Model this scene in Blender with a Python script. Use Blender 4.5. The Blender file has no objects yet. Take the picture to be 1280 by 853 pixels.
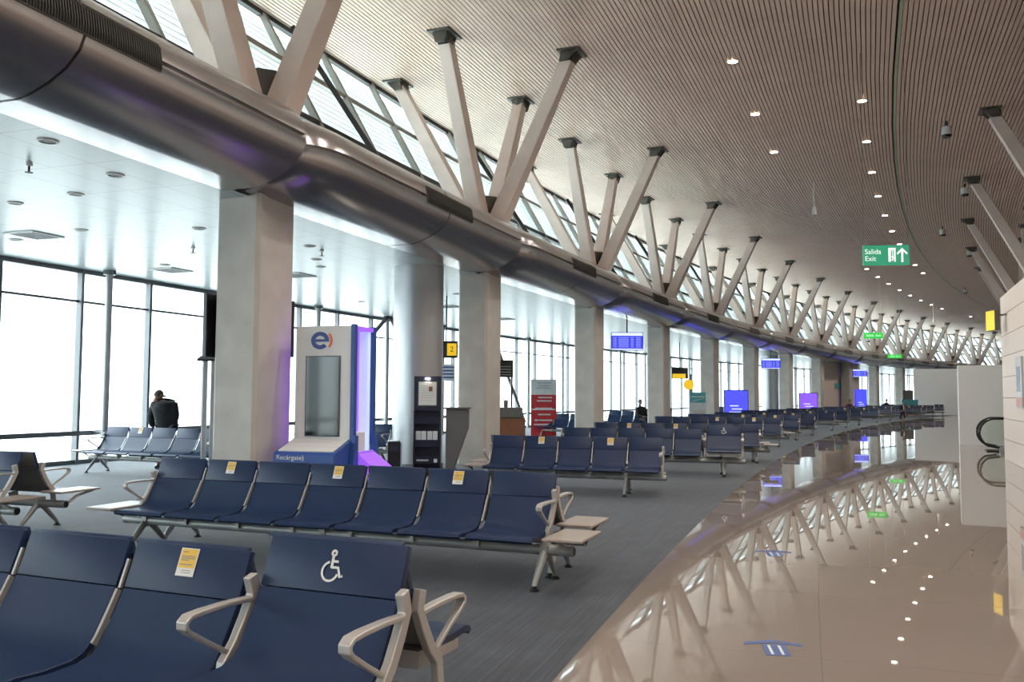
import bpy, bmesh, math, random
from mathutils import Vector, Matrix

# ------------------------------------------------------------------ camera, world, exposure
S = bpy.context.scene
COL = S.collection
F_PX, PITCH, ROLL = 1094.3, 0.0618, 0.0053
cam_d = bpy.data.cameras.new('camera')
cam_d.sensor_fit = 'HORIZONTAL'; cam_d.sensor_width = 36.0
cam_d.lens = F_PX / 1280 * 36
cam_d.clip_start = 0.05; cam_d.clip_end = 600
cam = bpy.data.objects.new('camera', cam_d); COL.objects.link(cam)
_r, _u, _f = Vector((1, 0, 0)), Vector((0, -math.sin(PITCH), math.cos(PITCH))), Vector((0, math.cos(PITCH), math.sin(PITCH)))
_cr, _sr = math.cos(ROLL), math.sin(ROLL)
_r2, _u2 = _r * _cr + _u * _sr, _u * _cr - _r * _sr
M = Matrix.Identity(4)
for i in range(3):
    M[i][0], M[i][1], M[i][2] = _r2[i], _u2[i], -_f[i]
M[2][3] = 1.5
cam.matrix_world = M
S.camera = cam

world = bpy.data.worlds.new('overcast_sky'); S.world = world
world.use_nodes = True
_nt = world.node_tree
_bg = _nt.nodes['Background']
_bg.inputs['Strength'].default_value = 1.0
# overcast sky: three times brighter overhead than at the horizon
_g = _nt.nodes.new('ShaderNodeTexCoord'); _s = _nt.nodes.new('ShaderNodeSeparateXYZ'); _nt.links.new(_g.outputs['Generated'], _s.inputs[0])
_k = _nt.nodes.new('ShaderNodeMath'); _k.operation = 'MULTIPLY_ADD'; _k.use_clamp = False
_k.inputs[1].default_value = 1.8; _k.inputs[2].default_value = 0.8
_mx = _nt.nodes.new('ShaderNodeMath'); _mx.operation = 'MAXIMUM'; _mx.inputs[1].default_value = 0.0
_nt.links.new(_s.outputs[2], _mx.inputs[0]); _nt.links.new(_mx.outputs[0], _k.inputs[0])
_c = _nt.nodes.new('ShaderNodeVectorMath'); _c.operation = 'SCALE'; _c.inputs[0].default_value = (0.88, 0.96, 1.0)
_nt.links.new(_k.outputs[0], _c.inputs['Scale']); _nt.links.new(_c.outputs[0], _bg.inputs['Color'])
S.view_settings.view_transform = 'Standard'
S.view_settings.look = 'None'
S.view_settings.gamma = 1.0
S.view_settings.use_curve_mapping = False
S.view_settings.exposure = 2.9

# ------------------------------------------------------------------ the hall follows an arc
CX, CY, T0, DT = 211.61, -65.53, 0.309, 0.0348
R_EDGE, R_COL, R_WIN, Z_LOW, Z_CEIL = 222.75, 228.7, 236.3, 4.13, 8.75
def W(R, i, z=0.0):
    t = T0 + DT * i
    return Vector((CX - R * math.cos(t), CY + R * math.sin(t), z))
def AZ(i):                                   # z rotation of a frame: x along the hall, y towards the windows
    return math.pi / 2 - (T0 + DT * i)

# ------------------------------------------------------------------ materials
def mat(name, col, rough=0.5, metal=0.0, noise=0.0, scale=6.0, emit=None, estr=0.0, spec=0.5, bump=0.0, stretch=None):
    m = bpy.data.materials.new(name); m.use_nodes = True
    nt = m.node_tree; b = nt.nodes['Principled BSDF']
    b.inputs['Base Color'].default_value = (*col, 1)
    b.inputs['Roughness'].default_value = rough
    b.inputs['Metallic'].default_value = metal
    b.inputs['Specular IOR Level'].default_value = spec
    tc = nt.nodes.new('ShaderNodeTexCoord'); n = nt.nodes.new('ShaderNodeTexNoise')
    n.inputs['Scale'].default_value = scale; n.inputs['Detail'].default_value = 5
    src = tc.outputs['Object']
    if stretch:
        mp = nt.nodes.new('ShaderNodeMapping'); mp.inputs['Scale'].default_value = stretch
        nt.links.new(src, mp.inputs['Vector']); src = mp.outputs['Vector']
    nt.links.new(src, n.inputs['Vector'])
    cr = nt.nodes.new('ShaderNodeValToRGB')
    k = noise
    cr.color_ramp.elements[0].position = 0.25; cr.color_ramp.elements[1].position = 0.75
    cr.color_ramp.elements[0].color = (*[c * (1 - k) for c in col], 1)
    cr.color_ramp.elements[1].color = (*[min(1, c * (1 + k)) for c in col], 1)
    nt.links.new(n.outputs['Fac'], cr.inputs['Fac'])
    nt.links.new(cr.outputs['Color'], b.inputs['Base Color'])
    if bump:
        bp = nt.nodes.new('ShaderNodeBump'); bp.inputs['Strength'].default_value = bump; bp.inputs['Distance'].default_value = 0.01
        nt.links.new(n.outputs['Fac'], bp.inputs['Height']); nt.links.new(bp.outputs['Normal'], b.inputs['Normal'])
    if emit:
        b.inputs['Emission Color'].default_value = (*emit, 1)
        b.inputs['Emission Strength'].default_value = estr
    return m

def glass_mat(name, tint, refl=0.06):
    m = bpy.data.materials.new(name); m.use_nodes = True
    nt = m.node_tree; nt.nodes.clear()
    o = nt.nodes.new('ShaderNodeOutputMaterial'); mx = nt.nodes.new('ShaderNodeMixShader')
    t = nt.nodes.new('ShaderNodeBsdfTransparent'); g = nt.nodes.new('ShaderNodeBsdfGlossy')
    t.inputs['Color'].default_value = (*tint, 1); g.inputs['Roughness'].default_value = 0.02
    lw = nt.nodes.new('ShaderNodeLayerWeight'); lw.inputs['Blend'].default_value = 0.5
    pw = nt.nodes.new('ShaderNodeMath'); pw.operation = 'POWER'; pw.inputs[1].default_value = 5
    ml = nt.nodes.new('ShaderNodeMath'); ml.operation = 'MULTIPLY_ADD'; ml.inputs[1].default_value = 0.6; ml.inputs[2].default_value = refl
    nt.links.new(lw.outputs['Facing'], pw.inputs[0]); nt.links.new(pw.outputs[0], ml.inputs[0])
    nt.links.new(ml.outputs[0], mx.inputs[0]); nt.links.new(t.outputs[0], mx.inputs[1]); nt.links.new(g.outputs[0], mx.inputs[2])
    nt.links.new(mx.outputs[0], o.inputs[0])
    return m

def grid_mat(name, col, line, rough, sx, sy, w, metal=0.0, noise=0.05, nscale=3.0, spec=0.5, rnoise=0.0):
    """surface with thin joints on its uv grid (uv in metres)"""
    m = mat(name, col, rough, metal, noise, nscale, spec=spec)
    nt = m.node_tree; b = nt.nodes['Principled BSDF']
    base = b.inputs['Base Color'].links[0].from_socket
    uv = nt.nodes.new('ShaderNodeUVMap'); sp = nt.nodes.new('ShaderNodeSeparateXYZ'); nt.links.new(uv.outputs[0], sp.inputs[0])
    outs = []
    for ax, s in ((0, sx), (1, sy)):
        d = nt.nodes.new('ShaderNodeMath'); d.operation = 'DIVIDE'; d.inputs[1].default_value = s; nt.links.new(sp.outputs[ax], d.inputs[0])
        f = nt.nodes.new('ShaderNodeMath'); f.operation = 'FRACT'; nt.links.new(d.outputs[0], f.inputs[0])
        l = nt.nodes.new('ShaderNodeMath'); l.operation = 'LESS_THAN'; l.inputs[1].default_value = w / s; nt.links.new(f.outputs[0], l.inputs[0])
        outs.append(l)
    mxm = nt.nodes.new('ShaderNodeMath'); mxm.operation = 'MAXIMUM'
    nt.links.new(outs[0].outputs[0], mxm.inputs[0]); nt.links.new(outs[1].outputs[0], mxm.inputs[1])
    mx = nt.nodes.new('ShaderNodeMix'); mx.data_type = 'RGBA'
    nt.links.new(mxm.outputs[0], mx.inputs['Factor']); nt.links.new(base, mx.inputs['A']); mx.inputs['B'].default_value = (*line, 1)
    nt.links.new(mx.outputs['Result'], b.inputs['Base Color'])
    return m

MT = {}
MT['navy'] = mat('navy_vinyl', (0.012, 0.027, 0.076), 0.45, noise=0.05, scale=40, bump=0.05, spec=0.35)
MT['shell'] = mat('grey_seat_back_shell', (0.16, 0.155, 0.145), 0.5, noise=0.04)
MT['alu'] = mat('grey_painted_aluminium', (0.46, 0.44, 0.42), 0.38, 0.35, 0.03)
MT['beam'] = mat('grey_beam_paint', (0.36, 0.37, 0.36), 0.4, 0.3, 0.03)
MT['rubber'] = mat('black_rubber', (0.012, 0.012, 0.013), 0.6)
MT['table'] = mat('beige_laminate', (0.36, 0.305, 0.27), 0.35, noise=0.03)
MT['concrete'] = mat('smooth_concrete', (0.52, 0.49, 0.45), 0.75, noise=0.14, scale=2.2, bump=0.15)
MT['duct'] = mat('brushed_duct_metal', (0.42, 0.40, 0.405), 0.24, 0.9, 0.02)
MT['dark'] = mat('dark_bronze_metal', (0.035, 0.032, 0.03), 0.5, 0.3, 0.05)
MT['grille'] = mat('duct_grille_metal', (0.10, 0.092, 0.088), 0.5, 0.4, 0.05)
MT['strut'] = mat('pale_strut_concrete', (0.68, 0.575, 0.52), 0.6, noise=0.06, scale=3, bump=0.05)
MT['shoe'] = mat('dark_green_grey_steel', (0.11, 0.105, 0.092), 0.5, 0.4, 0.12)
MT['slat'] = mat('wood_veneer_slat', (0.68, 0.515, 0.425), 0.5, noise=0.06, scale=2.0)
MT['backing'] = mat('dark_ceiling_backing', (0.095, 0.062, 0.046), 0.9)
MT['frame'] = mat('dark_grey_window_frame', (0.16, 0.17, 0.18), 0.45, 0.4, 0.03)
MT['post'] = mat('light_grey_steel_post', (0.42, 0.44, 0.46), 0.35, 0.5, 0.03)
MT['cframe'] = mat('olive_grey_clerestory_frame', (0.22, 0.205, 0.18), 0.45, 0.3, 0.03)
MT['louver'] = mat('white_louvre_blade', (0.7, 0.73, 0.74), 0.5, noise=0.02)
MT['roof'] = mat('white_roof_membrane', (0.8, 0.8, 0.8), 0.9, noise=0.05)
MT['apron'] = mat('pale_apron_concrete', (0.36, 0.36, 0.35), 0.9, noise=0.04, scale=0.2)
MT['white'] = mat('white_paint', (0.76, 0.75, 0.74), 0.5, noise=0.02)
MT['cream'] = mat('cream_wall_panel', (0.72, 0.60, 0.52), 0.45, noise=0.03)
MT['creamgap'] = mat('panel_joint_shadow_gap', (0.16, 0.13, 0.11), 0.7)
MT['black'] = mat('black_plastic', (0.010, 0.010, 0.012), 0.3)
MT['screen'] = mat('switched_off_screen_glass', (0.012, 0.02, 0.022), 0.06, spec=0.7)
MT['glass'] = glass_mat('clear_window_glass', (0.93, 0.97, 0.97))
MT['solarglass'] = glass_mat('grey_solar_glass', (0.85, 0.9, 0.89))
MT['greenglass'] = glass_mat('green_tinted_glass', (0.955, 0.985, 0.972))
MT['lamp'] = mat('lit_lamp_lens', (0.9, 0.85, 0.75), 0.4, emit=(1.0, 0.86, 0.68), estr=9.0)
MT['trim'] = mat('white_lamp_trim', (0.7, 0.67, 0.63), 0.4)
MT['steelround'] = mat('satin_steel_cladding', (0.40, 0.41, 0.43), 0.32, 0.6, 0.02)
MT['lblue'] = mat('bright_blue_panel', (0.03, 0.085, 0.32), 0.4, noise=0.03)
MT['pureblue'] = mat('logo_blue', (0.01, 0.045, 0.26), 0.4)
MT['orange'] = mat('logo_orange', (0.85, 0.13, 0.015), 0.4)
MT['purple'] = mat('lit_purple_panel', (0.3, 0.1, 0.6), 0.4, emit=(0.36, 0.13, 1.0), estr=0.09)
MT['tube'] = mat('lit_white_tube', (0.8, 0.9, 1.0), 0.4, emit=(0.45, 0.66, 1.0), estr=0.065)
MT['fids'] = mat('lit_blue_display', (0.01, 0.01, 0.1), 0.3, emit=(0.025, 0.03, 0.36), estr=0.28)
MT['fidsbar'] = mat('lit_pale_blue_bar', (0.2, 0.2, 0.5), 0.3, emit=(0.35, 0.4, 1.0), estr=0.3)
MT['ad'] = mat('lit_blue_advert', (0.02, 0.02, 0.3), 0.3, noise=0.5, scale=2.5, emit=(0.05, 0.055, 0.95), estr=0.25)
MT['adp'] = mat('lit_violet_advert', (0.06, 0.02, 0.3), 0.3, noise=0.5, scale=2.5, emit=(0.16, 0.07, 0.62), estr=0.25)
MT['exit'] = mat('lit_green_sign', (0.02, 0.22, 0.12), 0.4, emit=(0.03, 0.22, 0.12), estr=0.13)
MT['exitfar'] = mat('lit_bright_green_sign', (0.02, 0.3, 0.04), 0.4, emit=(0.02, 0.35, 0.04), estr=0.22)
MT['signwhite'] = mat('lit_white_lettering', (0.8, 0.8, 0.8), 0.5, emit=(0.85, 0.95, 0.9), estr=0.09)
MT['yellow'] = mat('yellow_sign_face', (0.80, 0.50, 0.02), 0.4, emit=(1.0, 0.6, 0.02), estr=0.08)
MT['notice'] = mat('yellow_notice_print', (0.80, 0.50, 0.07), 0.5, noise=0.05)
MT['paper'] = mat('white_paper', (0.72, 0.72, 0.70), 0.5, noise=0.02)
MT['ink'] = mat('grey_print', (0.30, 0.27, 0.22), 0.5)
MT['red'] = mat('red_banner_print', (0.50, 0.03, 0.035), 0.5, noise=0.1, scale=8)
MT['bannerwhite'] = mat('white_banner_print', (0.62, 0.66, 0.68), 0.5, noise=0.1, scale=8)
MT['teal'] = mat('teal_banner_print', (0.09, 0.40, 0.45), 0.5, noise=0.15, scale=4)
MT['palebeach'] = mat('pale_grey_banner_print', (0.55, 0.56, 0.54), 0.5, noise=0.12, scale=4)
MT['woodred'] = mat('red_brown_wood', (0.22, 0.085, 0.04), 0.5, noise=0.15, scale=5)
MT['grey'] = mat('mid_grey_laminate', (0.13, 0.125, 0.12), 0.5, noise=0.04)
MT['rack'] = mat('dark_navy_rack', (0.016, 0.020, 0.045), 0.4, noise=0.05)
MT['arrow'] = mat('blue_floor_sticker', (0.03, 0.08, 0.28), 0.35, noise=0.05)
MT['skin'] = mat('skin', (0.35, 0.20, 0.14), 0.5, noise=0.05)
MT['jacket'] = mat('black_jacket_cloth', (0.012, 0.014, 0.018), 0.85, noise=0.2, scale=12)
MT['trouser'] = mat('dark_trouser_cloth', (0.015, 0.017, 0.03), 0.85, noise=0.15, scale=12)
MT['hair'] = mat('dark_hair', (0.012, 0.009, 0.007), 0.6)
MT['cap'] = mat('grey_brown_cap_cloth', (0.07, 0.06, 0.05), 0.8, noise=0.1)
MT['maroon'] = mat('maroon_cloth', (0.09, 0.02, 0.05), 0.85, noise=0.1)
MT['posterpink'] = mat('pink_poster_print', (0.62, 0.33, 0.30), 0.5, noise=0.2, scale=6)
MT['posterblue'] = mat('slate_poster_print', (0.28, 0.30, 0.38), 0.5, noise=0.4, scale=5)
MT['camera'] = mat('white_camera_housing', (0.55, 0.55, 0.55), 0.4)
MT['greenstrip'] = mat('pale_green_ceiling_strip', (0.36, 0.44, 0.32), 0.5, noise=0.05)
MT['tile'] = grid_mat('polished_beige_tile', (0.265, 0.222, 0.196), (0.195, 0.163, 0.143), 0.014, 1.8, 1.8, 0.005, noise=0.07, nscale=0.6, spec=0.7)
MT['lowceil'] = grid_mat('white_metal_ceiling_panel', (0.37, 0.42, 0.43), (0.18, 0.18, 0.19), 0.29, 1.2, 0.6, 0.014, metal=0.0, noise=0.02, spec=0.3)

def carpet_mat():
    m = mat('blue_grey_carpet', (0.044, 0.051, 0.066), 0.8, noise=0.22, scale=3.0, spec=0.3)
    m.node_tree.nodes['Principled BSDF'].inputs['Sheen Weight'].default_value = 0.16
    m.node_tree.nodes['Principled BSDF'].inputs['Sheen Roughness'].default_value = 0.35
    nt = m.node_tree; b = nt.nodes['Principled BSDF']
    base = b.inputs['Base Color'].links[0].from_socket
    uv = nt.nodes.new('ShaderNodeUVMap'); mp = nt.nodes.new('ShaderNodeMapping')
    mp.inputs['Rotation'].default_value = (0, 0, math.radians(-20)); mp.inputs['Scale'].default_value = (0.9, 55, 1)
    n = nt.nodes.new('ShaderNodeTexNoise'); n.inputs['Scale'].default_value = 1.0; n.inputs['Detail'].default_value = 3
    nt.links.new(uv.outputs[0], mp.inputs['Vector']); nt.links.new(mp.outputs[0], n.inputs['Vector'])
    cr = nt.nodes.new('ShaderNodeValToRGB')
    cr.color_ramp.elements[0].position = 0.3; cr.color_ramp.elements[1].position = 0.7
    cr.color_ramp.elements[0].color = (0.62, 0.62, 0.62, 1); cr.color_ramp.elements[1].color = (1.35, 1.35, 1.35, 1)
    nt.links.new(n.outputs['Fac'], cr.inputs['Fac'])
    mx = nt.nodes.new('ShaderNodeMix'); mx.data_type = 'RGBA'; mx.blend_type = 'MULTIPLY'; mx.inputs['Factor'].default_value = 1
    nt.links.new(base, mx.inputs['A']); nt.links.new(cr.outputs['Color'], mx.inputs['B'])
    nt.links.new(mx.outputs['Result'], b.inputs['Base Color'])
    return m
MT['carpet'] = carpet_mat()

# ------------------------------------------------------------------ mesh helpers
class MB:
    def __init__(s): s.v, s.f, s.m, s.uv, s.mats = [], [], [], {}, []
    def mi(s, m):
        if m not in s.mats: s.mats.append(m)
        return s.mats.index(m)
    def add(s, vs, fs, m, uvs=None):
        o = len(s.v); k = s.mi(m)
        s.v += [tuple(p) for p in vs]
        for f in fs: s.f.append(tuple(o + a for a in f)); s.m.append(k)
        if uvs:
            for j, u in enumerate(uvs): s.uv[o + j] = u
        return s
    def box(s, x0, x1, y0, y1, z0, z1, m, T=None):
        vs = [Vector((x, y, z)) for x in (x0, x1) for y in (y0, y1) for z in (z0, z1)]
        if T is not None: vs = [T @ p for p in vs]
        return s.add(vs, [(0, 1, 3, 2), (4, 6, 7, 5), (0, 4, 5, 1), (2, 3, 7, 6), (0, 2, 6, 4), (1, 5, 7, 3)], m)
    def prism(s, poly, x0, x1, m, T=None, axis='x'):
        """polygon (two coordinates, counter-clockwise or not) extruded along an axis"""
        n = len(poly)
        def P(c, a, b): return Vector((c, a, b)) if axis == 'x' else (Vector((a, c, b)) if axis == 'y' else Vector((a, b, c)))
        vs = [P(x0, *p) for p in poly] + [P(x1, *p) for p in poly]
        if T is not None: vs = [T @ p for p in vs]
        fs = [tuple(range(n)), tuple(reversed(range(n, 2 * n)))] + [(i, (i + 1) % n, n + (i + 1) % n, n + i) for i in range(n)]
        return s.add(vs, fs, m)
    def rings(s, rings, m, cap=True, closed=True):
        n = len(rings[0]); vs = [p for r in rings for p in r]; fs = []
        for a in range(len(rings) - 1):
            for i in range(n if closed else n - 1):
                j = (i + 1) % n
                fs.append((a * n + i, a * n + j, (a + 1) * n + j, (a + 1) * n + i))
        if cap and closed:
            fs.append(tuple(reversed(range(n)))); fs.append(tuple((len(rings) - 1) * n + i for i in range(n)))
        return s.add(vs, fs, m)
    def tube(s, pts, r, m, seg=10, T=None, cap=True):
        pts = [Vector(p) for p in pts]; rr = r if isinstance(r, (list, tuple)) else [r] * len(pts)
        out = []; up = None
        for i, p in enumerate(pts):
            d = (pts[min(i + 1, len(pts) - 1)] - pts[max(i - 1, 0)]).normalized()
            a = d.cross(Vector((0, 0, 1)))
            if a.length < 1e-3: a = d.cross(Vector((0, 1, 0)))
            a.normalize(); b = a.cross(d)
            out.append([p + (a * math.cos(2 * math.pi * k / seg) + b * math.sin(2 * math.pi * k / seg)) * rr[i] for k in range(seg)])
        if T is not None: out = [[T @ p for p in r_] for r_ in out]
        return s.rings(out, m, cap)
    def bar(s, pts, wx, th, m, T=None):
        """flat bar along points lying in a plane x = const; wx across, th in the plane"""
        pts = [Vector(p) for p in pts]; out = []
        for i, p in enumerate(pts):
            d = (pts[min(i + 1, len(pts) - 1)] - pts[max(i - 1, 0)]).normalized()
            n = Vector((0, -d.z, d.y)); x = Vector((1, 0, 0))
            w = wx[i] if isinstance(wx, (list, tuple)) else wx
            out.append([p + x * (sx * w / 2) + n * (sn * th / 2) for sx, sn in ((-1, -1), (1, -1), (1, 1), (-1, 1))])
        if T is not None: out = [[T @ p for p in r_] for r_ in out]
        return s.rings(out, m)
    def beam4(s, a, b, w, h, m, side):
        """square strut from a to b; side = a direction that the faces follow"""
        a, b = Vector(a), Vector(b); d = (b - a).normalized()
        u = side - d * side.dot(d); u.normalize(); v = d.cross(u)
        w = w if isinstance(w, tuple) else (w, w); h = h if isinstance(h, tuple) else (h, h)
        r = [[p + u * (i * w[k] / 2) + v * (j * h[k] / 2) for i, j in ((-1, -1), (1, -1), (1, 1), (-1, 1))] for k, p in enumerate((a, b))]
        return s.rings(r, m)
    def disc(s, c, r, z0, z1, m, seg=24, T=None, r1=None):
        r1 = r if r1 is None else r1
        ring = [[Vector((c[0] + q * math.cos(2 * math.pi * k / seg), c[1] + q * math.sin(2 * math.pi * k / seg), z)) for k in range(seg)] for q, z in ((r, z0), (r1, z1))]
        if T is not None: ring = [[T @ p for p in a] for a in ring]
        return s.rings(ring, m)
    def mesh(s, name, smooth=False, bevel=0.0, seg=2, angle=40):
        me = bpy.data.meshes.new(name)
        me.from_pydata(s.v, [], s.f)
        for m in s.mats: me.materials.append(m)
        me.polygons.foreach_set('material_index', s.m)
        if s.uv:
            l = me.uv_layers.new(name='uv')
            for lp in me.loops: l.data[lp.index].uv = s.uv.get(lp.vertex_index, (0, 0))
        bm = bmesh.new(); bm.from_mesh(me)
        bmesh.ops.recalc_face_normals(bm, faces=bm.faces)
        if bevel:
            es = [e for e in bm.edges if len(e.link_faces) == 2 and e.calc_face_angle(0) > math.radians(30)]
            bmesh.ops.bevel(bm, geom=es, offset=bevel, segments=seg, profile=0.5, affect='EDGES', clamp_overlap=True)
        if smooth:
            for f in bm.faces: f.smooth = True
            for e in bm.edges:
                if len(e.link_faces) == 2 and e.calc_face_angle(0) > math.radians(angle): e.smooth = False
        bm.to_mesh(me); bm.free()
        return me

def ob(name, me, parent=None, loc=(0, 0, 0), rz=0.0, label=None):
    o = bpy.data.objects.new(name, me); COL.objects.link(o)
    if parent is not None: o.parent = parent
    o.location = loc; o.rotation_euler = (0, 0, rz)
    if label: o['label'] = label
    return o
def tag(o, label, cat, group=None, kind=None):
    if label: o['label'] = label
    if cat: o['category'] = cat
    if group: o['group'] = group
    if kind: o['kind'] = kind
    return o
def thing(name, label, cat, loc=(0, 0, 0), rz=0.0, group=None):
    o = bpy.data.objects.new(name, None); COL.objects.link(o)
    o.empty_display_size = 0.1
    o.location = loc; o.rotation_euler = (0, 0, rz)
    return tag(o, label, cat, group)
def struct(name, me, label=None, parent=None):
    o = ob(name, me, parent)
    if parent is None: o['kind'] = 'structure'
    if label: o['label'] = label
    return o
ORD = ['first', 'second', 'third', 'fourth', 'fifth', 'sixth', 'seventh', 'eighth', 'ninth', 'tenth', 'eleventh', 'twelfth', 'thirteenth',
       'fourteenth', 'fifteenth', 'sixteenth', 'seventeenth', 'eighteenth', 'nineteenth', 'twentieth']

def sweep(mb, prof, i0, i1, m, closed=True, step=0.125, cap=True, uv=False):
    n = max(1, int(round((i1 - i0) / step)))
    if not uv:
        return mb.rings([[W(R, i0 + (i1 - i0) * k / n, z) for R, z in prof] for k in range(n + 1)], m, cap, closed)
    vs, us, fs = [], [], []; q = len(prof)
    for k in range(n + 1):
        i = i0 + (i1 - i0) * k / n
        for R, z in prof: vs.append(W(R, i, z)); us.append((i * DT * 228.5, R))
    for k in range(n):
        for a in range(q - 1): fs.append((k * q + a, k * q + a + 1, (k + 1) * q + a + 1, (k + 1) * q + a))
    return mb.add(vs, fs, m, us)
def rect(R0, R1, z0, z1): return [(R0, z0), (R1, z0), (R1, z1), (R0, z1)]

def text_mesh(txt, size, m, depth=0.004, align='CENTER'):
    c = bpy.data.curves.new('lettering', 'FONT'); c.body = txt; c.size = size; c.extrude = depth / 2; c.align_x = align; c.align_y = 'CENTER'
    o = bpy.data.objects.new('lettering', c); COL.objects.link(o)
    dg = bpy.context.evaluated_depsgraph_get()
    me = bpy.data.meshes.new_from_object(o.evaluated_get(dg))
    bpy.data.objects.remove(o); me.materials.clear(); me.materials.append(m)
    return me

I0, I1 = -3.0, 16.0
# ================================================================== STRUCTURE
mb = MB(); sweep(mb, [(204.0, 0.0), (R_EDGE, 0.0)], I0, I1, MT['tile'], closed=False, uv=True)
struct('floor', mb.mesh('floor_tiles'), 'polished beige tile walkway')
mb = MB(); sweep(mb, [(R_EDGE, 0.0), (R_WIN + 0.1, 0.0)], I0, I1, MT['carpet'], closed=False, uv=True)
struct('floor_carpet', mb.mesh('floor_carpet'), 'blue grey carpet of the seating area')
mb = MB(); mb.box(-400, 250, -200, 400, -0.4, -0.3, MT['apron'])
struct('ground', mb.mesh('apron'), 'pale airport apron outside')

# slatted wood ceiling
mb = MB(); R = 205.0
while R < 231.3:
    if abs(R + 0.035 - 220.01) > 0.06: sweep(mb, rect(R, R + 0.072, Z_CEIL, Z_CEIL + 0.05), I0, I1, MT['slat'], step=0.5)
    R += 0.092
sweep(mb, rect(204.0, 231.6, Z_CEIL + 0.12, Z_CEIL + 0.3), I0, I1, MT['backing'], step=0.5)
struct('ceiling', mb.mesh('wood_slat_ceiling'), 'slatted wood ceiling over the hall')
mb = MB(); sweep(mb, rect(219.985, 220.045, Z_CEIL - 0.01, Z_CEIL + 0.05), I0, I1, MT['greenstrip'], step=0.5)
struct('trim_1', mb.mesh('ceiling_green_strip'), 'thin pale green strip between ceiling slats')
# low metal ceiling by the windows
mb = MB(); sweep(mb, [(228.5, Z_LOW), (R_WIN, Z_LOW)], I0, I1, MT['lowceil'], closed=False, uv=True)
sweep(mb, rect(229.3, R_WIN + 0.6, Z_LOW + 0.05, 5.15), I0, I1, MT['roof'], step=0.5)
struct('ceiling_low', mb.mesh('low_metal_ceiling'), 'low white metal ceiling beside the windows')

# window wall, one window per bay
NW = 0
WS = 0.2375
def window_wall(i0, n):
    global NW
    NW += 1
    i1 = i0 + n * WS
    fr = MB()
    sweep(fr, rect(R_WIN - 0.05, R_WIN + 0.06, 0, 0.09), i0, i1, MT['frame'])
    sweep(fr, rect(R_WIN - 0.08, R_WIN + 0.06, Z_LOW - 0.09, Z_LOW), i0, i1, MT['frame'])
    sweep(fr, rect(R_WIN - 0.02, R_WIN + 0.03, 3.42, 3.47), i0, i1, MT['frame'])
    root = struct('window_%d' % NW, fr.mesh('window_frame'))
    g = MB(); sweep(g, rect(R_WIN + 0.02, R_WIN + 0.032, 0.05, Z_LOW - 0.05), i0, i1, MT['glass'])
    struct('glass_pane', g.mesh('window_glass'), None, root)
    r = MB(); sweep(r, rect(R_WIN - 0.16, R_WIN - 0.10, 0.60, 0.70), i0, i1, MT['frame'])
    struct('hand_rail', r.mesh('window_rail'), None, root)
    for k in range(n):
        i = i0 + k * WS
        T = Matrix.Translation(W(R_WIN, i, 0)) @ Matrix.Rotation(AZ(i), 4, 'Z')
        u = MB(); u.box(-0.035, 0.035, -0.09, 0.06, 0, Z_LOW, MT['frame'], T)
        struct('mullion', u.mesh('mullion'), None, root)
        if k % 2 == 0:
            j = i + 0.042
            T = Matrix.Translation(W(R_WIN - 0.45, j, 0)) @ Matrix.Rotation(AZ(j), 4, 'Z')
            u = MB(); u.disc((0, 0), 0.075, 0, Z_LOW, MT['post'], 14, T); u.disc((0, 0), 0.13, Z_LOW - 0.09, Z_LOW, MT['frame'], 14, T)
            u.box(-0.04, 0.04, 0, 0.32, 0.62, 0.68, MT['frame'], T)
            struct('round_post', u.mesh('window_post', True), None, root)
    return root
a = 1.577 - 16 * WS
for k in range(18): window_wall(a + k * 4 * WS, 4)
# diagonal bracing rods behind the red banner
for nm, (ia, za), (ib, zb) in (('trim_2', (3.03, Z_LOW), (2.70, 2.2)), ('trim_3', (3.05, Z_LOW), (3.42, 0.3)), ('trim_4', (4.0, Z_LOW), (4.4, 0.3))):
    mb = MB(); mb.tube([W(R_WIN - 0.55, ia, za), W(R_WIN - 0.55, ib, zb)], 0.07, MT['frame'], 10)
    struct(nm, mb.mesh('bracing_rod', True), 'diagonal bracing rod at the window wall')

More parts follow.
